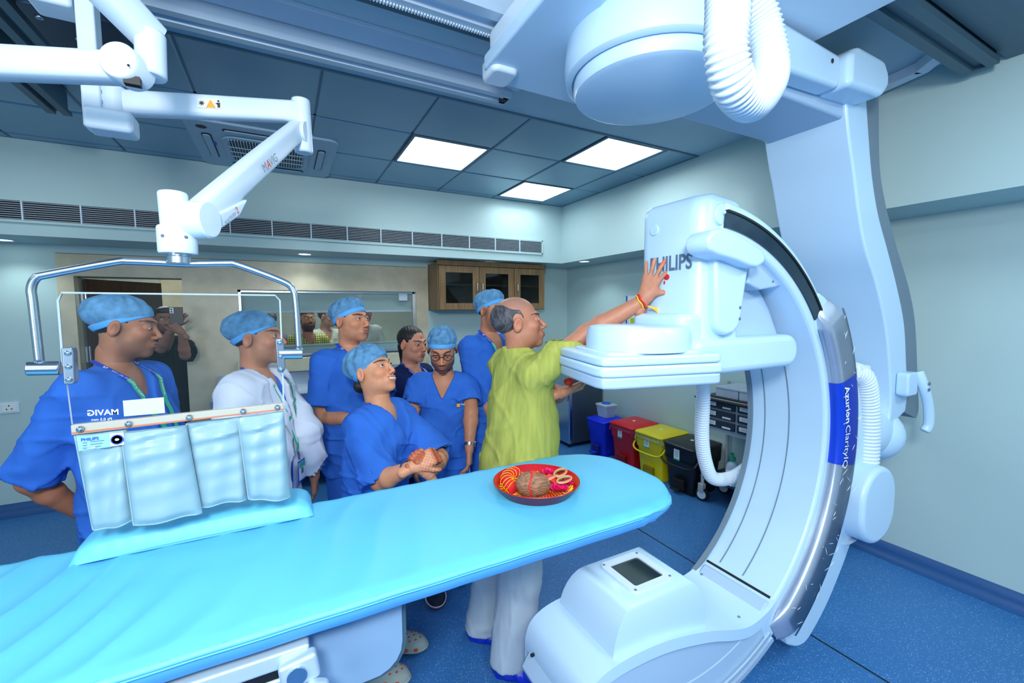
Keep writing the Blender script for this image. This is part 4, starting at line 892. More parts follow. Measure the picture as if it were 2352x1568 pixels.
R_ = [[(u, v, z) for u, v in rrect(3.04+e, 3.58+e, 3.20-e, 3.76-e, .02, 4)] for z, e in ((.41, .015), (.53, 0), (.532, -.006), (.545, -.006), (.55, .004))]
vs = [p for r_ in R_ for p in r_]; n = len(R_[0]); fs = [(i*n+k, i*n+(k+1) % n, (i+1)*n+(k+1) % n, (i+1)*n+k) for i in range(4) for k in range(n)]+[tuple(range(n-1, -1, -1)), tuple(4*n+k for k in range(n))]
MB().add(vs, fs).obj('box_body', TR, t, smooth='auto'); MB().lathe([(.05, 0), (.05, .012), (.035, .014), (.035, .004)], (3.12, 3.67, .548), 24).obj('lid_ring', M('sharps_lid_blue', (40, 110, 220), .4), t, smooth='auto')

# ================================================================ drawer trolley
t = thing('drawer_trolley', 'hospital drawer trolley with dark label-fronted drawers behind the arc', 'trolley', (3.17, 2.1, 0))
KX, KY0, KY1 = 3.0, 1.72, 2.36
GF = M('trolley_grey', (170, 182, 186), .4, metal=.2, var=.03); DF = M('dark_drawer_front', (38, 52, 66), .45, var=.05)
for x, y in ((KX+.02, KY1-.02), (KX+.02, KY0+.02), (3.32, KY1-.02), (3.32, KY0+.02)): MB().tube([(x, y, .13), (x, y, .98)], .014, 12).obj('post', GF, t)
B((KX, KY0, .62), (3.34, KY1-.03, .64)).obj('drawer_base', GF, t); B((KX+.01, KY0, .885), (3.34, KY1-.03, .90)).obj('top_tray', DF, t, bev=.003); B((KX+.01, KY0, .20), (3.34, KY1, .215)).obj('lower_shelf', DF, t)
MB().tube([(KX-.03, KY1+.03, .875), (KX-.03, KY0, .875)], .012, 10).obj('push_bar', BLACK, t)
for c in (0, 1):
    ya, yb = (2.05, 2.325) if c == 0 else (1.74, 2.03)
    B((KX, ya-.01, .64), (3.32, yb+.01, .885)).obj('drawer_cabinet', GF, t, bev=.003)
    for r in range(3):
        z0 = .655+r*.077
        d = B((KX-.012, ya, z0), (KX+.02, yb, z0+.064)).obj('drawer', DF, t, bev=.004)
        B((KX-.014, yb-.115, z0+.02), (KX-.011, yb-.02, z0+.052)).obj('label', WSTICK, d)
        B((KX-.018, ya+.03, z0+.012), (KX-.010, ya+.10, z0+.024)).obj('pull', WSTICK, d)
        g_ = MB()
        for k in range(3): g_.box((KX-.0148, yb-.10, z0+.027+k*.008), (KX-.0138, yb-.035, z0+.029+k*.008))
        g_.obj('print', INKG, d)
text('ALKING', .012, (KX-.0135, 2.0, .888), (0, -1, 0), (0, 0, 1), INKR, t)
for x, y in ((KX+.02, KY1-.02), (KX+.02, KY0+.04), (3.30, KY1-.02), (3.30, KY0+.04)):
    MB().box((x-.025, y-.02, .07), (x+.025, y+.03, .15)).obj('caster_fork', GF, t, bev=.01)
    w_ = MB().lathe([(.05, -.014), (.055, -.008), (.055, .008), (.05, .014)], (x, y, .055), 24, axis=(1, .25, 0)).obj('caster_wheel', BLACK, t, smooth='auto')
    MB().lathe([(.036, -.016), (.036, .016)], (x, y, .055), 20, axis=(1, .25, 0)).obj('wheel_disc', WARMW, w_)
for i in range(2):
    y = 2.24-.20*i
    t = thing('storage_box', ['clear plastic box on trolley top, nearer the left post', 'clear plastic box on trolley top, nearer the scanner arc'][i], 'box', (3.12, y-.08, .90))
    B((3.02, y-.19, .90), (3.30, y, .965)).obj('box_body', TR, t, bev=.004); B((3.015, y-.195, .965), (3.305, y+.005, .98)).obj('lid', TR, t, bev=.004)
    for k in range(5): MB().ball((3.06+.03*(k % 2), y-.03-.035*k, .925), (.02, .014, .018), 8).obj('content', WSTICK, t)
for i, (x, y, sc) in enumerate(((3.10, 2.13, 1), (3.22, 2.05, 1.1), (3.10, 1.99, .9))):
    t = thing('dispenser_bottle', ['clear bottle with green cap on the lower shelf, leftmost', 'clear bottle with green cap on the lower shelf, rear', 'clear bottle with green cap on the lower shelf, nearest the arc'][i], 'bottle', (x, y, .215), 'green-capped bottles on trolley shelf')
    MB().lathe([(.045, 0), (.048, .01), (.048, .13), (.035, .155), (.018, .165), (.018, .18)], (x, y, .215), 20, sx=.8, sy=1.1).obj('bottle_body', TR, t, smooth='auto')
    cp = MB().lathe([(.022, .175), (.022, .205), (.012, .21), (.010, .235)], (x, y, .215), 16).obj('cap', M('green_cap', (30, 160, 120), .4), t, smooth='auto'); MB().tube([(x, y, .45), (x-.035, y, .455)], .008, 8).obj('nozzle', M('green_cap2', (30, 160, 120), .4), cp)
    B((x-.042, y-.03, .27), (x-.040, y+.03, .32)).obj('label', WSTICK, t)
t = thing('folded_packet', 'crumpled blue-tinted plastic packet on the lower trolley shelf', 'packet', (3.15, 2.12, .215))
MB().grid(lambda u, v: (3.02+.26*u, 1.85+.42*v, .225+.035*math.sin(u*PI)*math.sin(v*PI)+.008*math.sin(u*17+v*9)+.006*math.sin(v*31)), 24, 30).obj('packet_film', M('blue_packet', (110, 165, 210), .15, var=.3, vs=12), t, smooth=True)

# ================================================================ ceremonial plate
PX, PY = P(1232, 1102, z=1.035)[:2]
RED = M('red_enamel', (190, 10, 20), .35, coat=.1, var=.03); YL = M('yellow_paint', (240, 196, 20), .4); PURP = M('dark_maroon_side', (84, 20, 60), .3)
pl = thing('ceremonial_plate', 'round red plate painted with yellow leaf strokes on the table', 'plate', (PX, PY, 1.0))
MB().lathe([(.0, .006), (.108, .006), (.120, .011), (.136, .036), (.1415, .038), (.143, .036)], (PX, PY, 1.0), 56, cap=False).obj('dish', RED, pl, smooth='auto')
MB().lathe([(.105, 0), (.119, .003), (.143, .0365), (.1425, .0362)], (PX, PY, 1.0), 56, cap=False).obj('outer_side', PURP, pl, smooth='auto')
ym = MB()
for k in range(40):
    a = 2*PI*k/40; r0 = .098; q = [(PX+(r0+.022*s)*math.cos(a+.22*s), PY+(r0+.022*s)*math.sin(a+.22*s), 1.0075+(.011*s*s)) for s in (0, .33, .66, 1)]; ym.tube(q, [.0008, .0016, .0022, .0026], 5)
    q = [(PX+(r0-.035*s)*math.cos(a+.3*s), PY+(r0-.035*s)*math.sin(a+.3*s), 1.007) for s in (0, .5, 1)]; ym.tube(q, [.0012, .001, .0005], 5)
for a in (0.9, 2.4, 4, 5.5): ym.tube([(PX+.1*math.cos(a)+.012*math.cos(b_), PY+.1*math.sin(a)+.012*math.sin(b_), 1.0075) for b_ in [2*PI*j/14 for j in range(15)]], .0012, 5)
ym.obj('painted_strokes', YL, pl, kind='stuff')
cn_ = thing('coconut', 'husky brown coconut tied with red thread on the plate', 'coconut', P(1228, 1108, z=1.045))
CO = M('coconut_husk', (150, 108, 82), .85, var=.45, vs=26, stretch=(1, 6, 6), bump=.6, bs=60)
c0 = Vector(P(1223, 1111, z=1.050)); dxn = Vector((.85, -.45, -.05)).normalized(); rq = Vector((1, 0, 0)).rotation_difference(dxn).to_matrix()
def cofn(u, v):
    t_ = PI*u; a = 2*PI*v; r = .040*math.sin(t_)**.85*(1+.05*math.sin(3*a)); x = -.052*math.cos(t_); x = x if x < 0 else x*1.1
    r *= 1-.22*max(0, x/.05)**1.5; r += .0012*math.sin(a*22+math.sin(u*20)*2)*math.sin(t_)
    return c0+rq @ Vector((x, r*math.cos(a), r*math.sin(a)))
MB().grid(cofn, 40, 88).obj('husk', CO, cn_, smooth=True, weld=True)
MB().tube([c0+rq @ Vector((-.008+.004*math.sin(k), .042*math.cos(k*PI/12), .042*math.sin(k*PI/12))) for k in range(25)], .0026, 6).obj('red_thread', M('red_thread_tie', (220, 40, 30), .6), cn_, smooth=True)
MB().ball(c0+Vector((.004, -.008, .039)), (.009, .006, .003), 10).obj('red_mark', M('vermilion_dab', (225, 60, 40), .8), cn_)
# thread roll
tr_ = thing('thread_roll', 'coiled red and yellow sacred thread roll at plate left', 'thread roll', (PX-.08, PY-.01, 1.005))
RT = M('red_thread', (214, 26, 34), .7, var=.1, vs=200, bump=.4, bs=300); YT = M('yellow_thread', (245, 190, 30), .7)
cp_ = smooth_path([P(1184, 1084, z=1.026), P(1168, 1091, z=1.026), P(1163, 1103, z=1.026), P(1171, 1114, z=1.026), P(1181, 1121, z=1.026)], 8)
MB().tube(cp_, [.018+.002*math.sin(i*1.3) for i in range(len(cp_))], 20).obj('red_coil', RT, tr_, smooth=True)
yt = MB()
for i in range(1, len(cp_)-1, 4):
    tdir = (cp_[i+1]-cp_[i-1]).normalized(); s_ = tdir.cross(Vector((0, 0, 1))).normalized(); u_ = s_.cross(tdir)
    yt.tube([cp_[i]+tdir*.006*math.sin(k*.7)+(s_*math.cos(k*PI/8)+u_*math.sin(k*PI/8))*.0205 for k in range(17)], .0011, 5)
yt.obj('yellow_winding', YT, tr_, kind='stuff')
# flowers
PINK = M('magenta_petal', (226, 20, 110), .6, var=.2, vs=30); 
for i, (p, r_) in enumerate(((P(1262, 1082, z=1.025), .026), (P(1284, 1119, z=1.028), .030), (P(1304, 1106, z=1.024), .024))):
    t = thing('rose_flower', ['magenta rose head behind the coconut on the plate', 'large magenta rose head right of the coconut', 'magenta rose head under the scissor handles'][i], 'flower', p, 'magenta roses on the plate')
    for q in range(13):
        a = q*2.4; lv = q/13; rr_ = r_*(1.1-.75*lv); tilt = lerp(.35, 1.3, lv)
        mbp = MB(); ca_, sa_ = math.cos(a), math.sin(a)
        def pf(u, v, rr_=rr_, ca_=ca_, sa_=sa_, tilt=tilt, lv=lv):
            s = (u-.5)*1.5*rr_*math.sin(PI*(.15+.8*v)); rad = rr_*v*math.cos(tilt)+.003; zz = rr_*v*math.sin(tilt)+.004*math.sin(u*6)*v+.006*lv
            return (p.x+ca_*rad-sa_*s, p.y+sa_*rad+ca_*s, p.z-.012+zz+.004*(2*u-1)**2)
        mbp.grid(pf, 6, 5).obj('petal', PINK, t, smooth=True)
# scissors
sc_ = thing('scissors', 'orange and green handled scissors lying on the flowers', 'scissors', P(1300, 1095, z=1.045))
OR = M('coral_handle', (245, 140, 110), .4); GN = M('green_grip', (60, 160, 70), .4)
def loop(cx_, cy_, rx, ry, ang, z):
    return [P(cx_+rx*math.cos(a)*math.cos(ang)-ry*math.sin(a)*math.sin(ang), cy_+rx*math.cos(a)*math.sin(ang)+ry*math.sin(a)*math.cos(ang), z=z) for a in [2*PI*k/24 for k in range(25)]]
for (cx_, cy_, rx, ry, ang) in ((1287, 1085, 15, 8, -.35), (1296, 1101, 17, 7, -.25)):
    MB().tube(loop(cx_, cy_, rx, ry, ang, 1.047), .0035, 8, cap=False).obj('finger_loop', OR, sc_, smooth=True)
    MB().tube(loop(cx_, cy_, rx-3, ry-2.6, ang, 1.0475), .0018, 8, cap=False).obj('inner_grip', GN, sc_, smooth=True)
MB().tube([P(1278, 1092, z=1.046), P(1262, 1100, z=1.04), P(1245, 1104, z=1.035)], [.006, .008, .004], 8, flat=.5).obj('handle_shank', OR, sc_, smooth=True)
MB().tube([P(1247, 1104, z=1.035), P(1215, 1112, z=1.02)], [.005, .001], 6, flat=.3).obj('blade', STEEL, sc_)
t = thing('red_packet', 'small folded red paper packet between coconut and scissors', 'packet', P(1268, 1106, z=1.035))
MB().prism([tuple(P(x, y, z=1.03))[:2] for x, y in ((1252, 1096), (1262, 1090), (1278, 1098), (1274, 1112), (1264, 1106))], 1.03, 1.036, 'z').obj('paper', M('red_paper', (238, 70, 70), .5), t, bev=.002)
t = thing('incense_stub', 'short white stick standing behind the coconut on the plate', 'candle', P(1224, 1075, z=1.03))
MB().tube([P(1223, 1080, z=1.006), P(1223, 1080, z=1.006)+Vector((0, 0, .022))], .0012, 8).obj('stick', INKW, t); MB().tube([P(1216, 1082, z=1.008), P(1238, 1082, z=1.008)], .0012, 8).obj('cross_stick', INKW, t)
t = thing('marigold_petals', 'loose orange petals at the plate front', 'petals', P(1262, 1130, z=1.008)); mm = MB()
for k in range(16): q = P(1262+random.uniform(-9, 9) + (44 if k > 9 else 0), 1129+random.uniform(-3, 3)-(12 if k > 9 else 0), z=1.012); mm.ball(q, (.003, .002, .0012), 6)
mm.obj('petal_scatter', M('marigold', (245, 150, 20), .6), t, kind='stuff')
# ================================================================ people: implicit bodies meshed with surface nets
f4 = np.float32
def snet(f, lo, hi, h):
    ax = [np.arange(lo[i], hi[i]+h, h, dtype=f4) for i in range(3)]
    X, Y, Z = ax[0][:, None, None], ax[1][None, :, None], ax[2][None, None, :]
    V = np.broadcast_to(f(X, Y, Z), (len(ax[0]), len(ax[1]), len(ax[2]))).astype(f4)
    S = V < 0; c = np.zeros(tuple(n-1 for n in V.shape), np.int8)
    off = [(a, b, d) for a in (0, 1) for b in (0, 1) for d in (0, 1)]
    sl_ = lambda A, o: A[o[0]:A.shape[0]-1+o[0], o[1]:A.shape[1]-1+o[1], o[2]:A.shape[2]-1+o[2]]
    for o in off: c += sl_(S, o)
    I, J, K = np.nonzero((c > 0) & (c < 8)); idx = np.full(c.shape, -1, np.int64); idx[I, J, K] = np.arange(len(I))
    pos = np.zeros((len(I), 3)); cnt = np.zeros(len(I))
    for o in off:
        for d in range(3):
            if o[d] == 0:
                e = list(o); e[d] = 1; va = V[I+o[0], J+o[1], K+o[2]]; vb = V[I+e[0], J+e[1], K+e[2]]; m_ = (va < 0) != (vb < 0)
                t = np.where(m_, va/np.where(m_, va-vb, 1), 0); p = np.array(o, float)[None]+np.zeros((len(I), 3)); p[:, d] += t; pos[m_] += p[m_]; cnt += m_
    pos = (np.stack([I, J, K], 1)+pos/np.maximum(cnt, 1)[:, None])*h+np.array(lo)[None]
    F = []
    A = S[:-1, 1:-1, 1:-1]; Bq = S[1:, 1:-1, 1:-1]; i, j, k = np.nonzero(A != Bq); q = np.stack([idx[i, j, k], idx[i, j+1, k], idx[i, j+1, k+1], idx[i, j, k+1]], 1); fl = ~A[i, j, k]; q[fl] = q[fl][:, ::-1]; F.append(q)
    A = S[1:-1, :-1, 1:-1]; Bq = S[1:-1, 1:, 1:-1]; i, j, k = np.nonzero(A != Bq); q = np.stack([idx[i, j, k], idx[i, j, k+1], idx[i+1, j, k+1], idx[i+1, j, k]], 1); fl = ~A[i, j, k]; q[fl] = q[fl][:, ::-1]; F.append(q)
    A = S[1:-1, 1:-1, :-1]; Bq = S[1:-1, 1:-1, 1:]; i, j, k = np.nonzero(A != Bq); q = np.stack([idx[i, j, k], idx[i+1, j, k], idx[i+1, j+1, k], idx[i, j+1, k]], 1); fl = ~A[i, j, k]; q[fl] = q[fl][:, ::-1]; F.append(q)
    F = np.concatenate(F); return pos, F[(F >= 0).all(1)]
def caps(X, Y, Z, a, b, ra, rb=None, fl=None):
    rb = ra if rb is None else rb; a = [float(v) for v in a]; b = [float(v) for v in b]
    d = [b[i]-a[i] for i in range(3)]; L = sum(v*v for v in d)+1e-9
    t = np.clip(((X-a[0])*d[0]+(Y-a[1])*d[1]+(Z-a[2])*d[2])/L, 0, 1)
    return np.sqrt((X-a[0]-t*d[0])**2+(Y-a[1]-t*d[1])**2+(Z-a[2]-t*d[2])**2)-(ra+t*(rb-ra))
def ell(X, Y, Z, c, r):
    x, y, z = (X-c[0]), (Y-c[1]), (Z-c[2])
    k0 = np.sqrt((x/r[0])**2+(y/r[1])**2+(z/r[2])**2); k1 = np.sqrt((x/r[0]**2)**2+(y/r[1]**2)**2+(z/r[2]**2)**2)+1e-6
    return k0*(k0-1)/k1
def smin(a, b, k): h_ = np.maximum(k-np.abs(a-b), 0)/k; return np.minimum(a, b)-h_*h_*k*.25
def smax(a, b, k): return -smin(-a, -b, k)
def sstep(a, b, x): t = np.clip((x-a)/(b-a), 0, 1); return t*t*(3-2*t)
def headf(X, Y, Z, o):
    aX = np.abs(X); fw = o.get('fw', 1.0); jw = o.get('jaw', 1.0)
    d = ell(X, Y, Z, (0, -.018, .036), (.074, .096, .080))
    d = smin(d, ell(X, Y, Z, (0, .022, -.028), (.060*fw, .066, .082)), .03)
    d = smin(d, ell(X, Y, Z, (0, .030, -.074), (.046*jw, .050, .034)), .03)
    d = smin(d, ell(aX, Y, Z, (.036*fw, .010, -.060), (.022*jw, .04, .03)), .03)
    d = smin(d, ell(X, Y, Z, (0, .070, -.098), (.019*jw, .016, .016)), .025)
    d = smin(d, ell(aX, Y, Z, (.037*fw, .060, -.022), (.024*fw, .022, .020)), .02)
    d = smin(d, caps(aX, Y, Z, (.008, .088, .024), (.040, .072, .026), .008, .006), .014)
    d = smax(d, -ell(aX, Y, Z, (.031, .104, .006), (.019, .020, .013)), .012)
    ns = o.get('nose', 1.0)
    d = smin(d, caps(X, Y, Z, (0, .085, .012), (0, .108+.006*(ns-1), -.030), .006, .0095*ns), .010)
    d = smin(d, ell(aX, Y, Z, (.0115, .098, -.036), (.0085*ns, .011, .0075)), .006)
    d = smax(d, -ell(aX, Y, Z, (.0065, .106, -.0435), (.0035, .005, .004)), .003)
    sm = o.get('smile', 0); lw = .018+.006*sm
    mz = lambda q: -.063+.35*sm*q*.0+sm*.30*(q**2)/.025
    d = smin(d, ell(X, Y, Z, (0, .082, -.064), (.026, .016, .020)), .012)
    ml = np.clip(aX, 0, lw); zc = mz(ml)-.0; yc = .0975-11*ml**2*.8
    r1 = .0055*np.sqrt(np.clip(1.02-(ml/lw)**2*.8, .05, 1))
    up_ = np.sqrt((aX-ml)**2+(Y-yc)**2+(Z-zc-.0042)**2)-r1; lo_ = np.sqrt((aX-ml)**2+(Y-yc+.001)**2+(Z-zc+.0055+sm*.003)**2)-r1*1.2
    d = smin(d, up_, .004); d = smin(d, lo_, .004)
    gap = np.sqrt((aX-ml*.95)**2+(Y-yc-.004)**2+(Z-zc)**2)-(.0018+.0022*sm); d = smax(d, -gap, .002)
    lid = o.get('lid', 0)   # eyelids
    d = smin(d, ell(aX, Y, Z, (.031, .0755, .005), (.0150, .0150, .0135)), .003)
    oh = .0045*(1-lid); 
    if oh > .0012: d = smax(d, -ell(aX, Y, Z, (.0315, .090, .0035-.002*lid), (.0135, .013, oh)), .0015)
    # ears
    ex, ey, ez = aX-.074*fw**.3, Y+.008, Z+.004; s_ = math.sin(.25); c_ = math.cos(.25)
    e = ell(ex, ey*c_-ez*s_, ez*c_+ey*s_, (.004, 0, 0), (.009, .019, .031)); e = smax(e, -ell(ex, ey*c_-ez*s_, ez*c_+ey*s_, (.013, .003, .004), (.007, .011, .019)), .004)
    d = smin(d, e, .006)
    d = smin(d, caps(X, Y, Z, (0, -.022, -.06), (0, -.03, -.15), .050*o.get('neck', 1), .054*o.get('neck', 1)), .03)
    return d
def headcol(V, o):
    x, y, z = V[:, 0], V[:, 1], V[:, 2]; ax = np.abs(x); tone = np.array(lin(o.get('tone', (158, 106, 80))))*1.38; C = np.tile(tone, (len(V), 1))
    red = np.exp(-((ax-.04)**2+(y-.075)**2+(z+.025)**2)/.0006)*.5+np.exp(-(x**2+(y-.112)**2+(z+.032)**2)/.0002)*.6+(ax > .074)*.35
    C *= (1+red[:, None]*np.array([[.28, -.05, -.10]]))
    dk = np.exp(-((ax-.031)**2/.0003+(z-.004)**2/.00016))*(y > .05)*.28; C *= (1-dk)[:, None]
    bd = o.get('beard', 0)
    if bd:
        k = sstep(-.030, -.058, z)*sstep(-.02, .02, y)*(1-np.exp(-((x/.02)**2+((z+.064)/.007)**2))) ; k = np.maximum(k, sstep(.012, .004, np.abs(z+.050))*sstep(.028, .018, ax)*(y > .08)*1.2)
        k = np.maximum(k, sstep(.05, .06, ax)*sstep(.03, .0, z)*sstep(.04, .01, y)*sstep(-.015, .0, y)*sstep(-.09, -.05, z))
        C = C*(1-np.clip(k*bd, 0, .95))[:, None]+np.array(lin((40, 34, 34)))[None]*np.clip(k*bd, 0, .95)[:, None]
    sm = o.get('smile', 0); lw = .020+.006*sm; zc = -.063+sm*.30*(np.clip(ax, 0, lw)**2)/.025
    lp = sstep(.0125, .009, np.abs(z-zc+.001))*sstep(lw+.002, lw-.003, ax)*(y > .082)
    lc = np.array(lin(o.get('lips', (150, 84, 76)))); C = C*(1-.75*lp)[:, None]+lc[None]*(.75*lp)[:, None]
    if sm > .3:
        te = sstep(.0042, .0026, np.abs(z-zc-.000))*sstep(lw-.002, lw-.005, ax)*(y > .084); C = C*(1-te)[:, None]+np.array(lin((235, 232, 225)))[None]*te[:, None]
    else:
        te = sstep(.0022, .001, np.abs(z-zc))*sstep(lw, lw-.004, ax)*(y > .084); C *= (1-.6*te)[:, None]
    bz = .0245+.004*np.sin(np.clip((ax-.012)/.04, 0, 1)*PI*.8)+o.get('brow', 0)*.01; th = .0042*np.sin(np.clip((ax-.006)/.046, 0, 1)*PI)**.5
    br = sstep(th+.0012, th-.0006, np.abs(z-bz))*(ax > .009)*(ax < .052)*(y > .045); C = C*(1-.9*br)[:, None]+np.array(lin(o.get('browc', (26, 20, 20))))[None]*(.9*br)[:, None]
    if o.get('tilak'):
        tk = sstep(.0062, .0048, np.sqrt(x**2+((z-.048)/1.7)**2))*(y > .05); C = C*(1-tk)[:, None]+np.array(lin((225, 40, 24)))[None]*tk[:, None]
    if o.get('scalp'):
        k = sstep(.045, .075, z)*sstep(.075, .03, y)*.38*(.8+.2*np.sin(x*900)*np.sin(y*700)); C = C*(1-k)[:, None]+np.array(lin((120, 112, 112)))[None]*k[:, None]
    return C
def mesh_obj(name, V, Fq, mat, parent, col=None, label=None, solid=0):
    base = np.array(tuple(wl(parent))); me = bpy.data.meshes.new(name); me.vertices.add(len(V)); me.vertices.foreach_set('co', (V-base).astype(f4).ravel())
    me.loops.add(Fq.size); me.loops.foreach_set('vertex_index', Fq.ravel().astype(np.int32)); me.polygons.add(len(Fq))
    me.polygons.foreach_set('loop_start', np.arange(0, Fq.size, 4, dtype=np.int32)); me.polygons.foreach_set('loop_total', np.full(len(Fq), 4, np.int32)) if False else None
    me.polygons.foreach_set('use_smooth', np.ones(len(Fq), bool)); me.update(calc_edges=True)
    if col is not None:
        a = me.color_attributes.new('col', 'FLOAT_COLOR', 'POINT'); a.data.foreach_set('color', np.concatenate([col, np.ones((len(col), 1))], 1).astype(f4).ravel())
    me.materials.append(mat); o = bpy.data.objects.new(name, me); COL.objects.link(o); o.parent = parent
    return tag(o, label)
def rotm(yaw, pitch=0, roll=0):
    """local +Y (front) -> heading yaw (degrees from world +X), pitch up, roll"""
    return np.array(Matrix.Rotation(math.radians(yaw-90), 3, 'Z') @ Matrix.Rotation(math.radians(pitch), 3, 'X') @ Matrix.Rotation(math.radians(roll), 3, 'Y'))
FL = [(.026, .070, .0078), (.009, .078, .0080), (-.009, .072, .0077), (-.026, .056, .0070)]
def handf(X, Y, Z, o):
    """hand along +Y, thumb on +X, back of the hand +Z"""
    curl = o.get('curl', 18); spread = o.get('spread', 4); d = None
    for i, (x, L_, r) in enumerate(FL):
        p = (x, .082-.10*abs(x-.009)*abs(x-.009)*10, 0); m_ = caps(X, Y, Z, (x*.55, .008, 0), p, .0125, .0112); d = m_ if d is None else smin(d, m_, .016)
    d = smin(d, caps(X, Y, Z, (0, -.05, 0), (0, .008, 0), .0225, .020), .02)
    d = smin(d, caps(X, Y, Z, (.014, .012, -.006), (.030, .045, -.008), .014, .012), .015)
    cu = curl if hasattr(curl, '__len__') else [curl]*4
    for i, (x, L_, r) in enumerate(FL):
        p = np.array([x, .082, 0.0]); az = math.radians(spread*(x/.017)); pit = 0
        for s, k in enumerate((.46, .30, .24)):
            pit += math.radians(cu[i]*(1, 1.2, .7)[s]); q = p+L_*k*np.array([math.sin(az)*math.cos(pit), math.cos(az)*math.cos(pit), -math.sin(pit)])
            c = caps(X, Y, Z, p, q, r*(1, .96, .9)[s], r*(.96, .9, .8)[s]); d = smin(d, c, .006 if s == 0 else .004); p = q
    ta = o.get('thumb', 40); t0 = np.array([.026, .034, -.006]); a = math.radians(ta); dirv = np.array([math.sin(a), math.cos(a), -.25]); dirv /= np.linalg.norm(dirv); t1 = t0+dirv*.034
    a2 = a-math.radians(o.get('tcurl', 15)); d2 = np.array([math.sin(a2), math.cos(a2), -.35]); d2 /= np.linalg.norm(d2); t2 = t1+d2*.028
    d = smin(d, caps(X, Y, Z, t0, t1, .0125, .0095), .010); d = smin(d, caps(X, Y, Z, t1, t2, .0095, .0078), .004)
    return d
def basis(d, n):
    d = np.array(d, float); d /= np.linalg.norm(d); n = np.array(n, float); n = n-d*(n@d); n /= np.linalg.norm(n); return d, n
def cloth_noise(X, Y, Z, A, sd=0):
    X = X*1.5; Y = Y*1.5; Z = Z*1.5
    a = np.sin(X*21+Z*13+sd+2*np.sin(Z*9+sd)+1.3*np.sin(Y*15)); b = np.sin(X*34-Z*27+sd*2+1.5*np.sin(X*11+Z*7)); c = np.sin(Y*30+Z*22+X*9+sd*3)
    r1 = 1-np.abs(np.sin(X*13-Z*17+sd*1.7+1.6*np.sin(Z*8+X*6+sd)))*2; r2 = 1-np.abs(np.sin(X*19+Z*12+Y*14-sd+1.8*np.sin(X*9-Z*5)))*2
    return A*(a*.4+b*.25+c*.25-(np.maximum(r1, .2)-.2)*.9-(np.maximum(r2, .3)-.3)*.8)
SHOE_N = 0
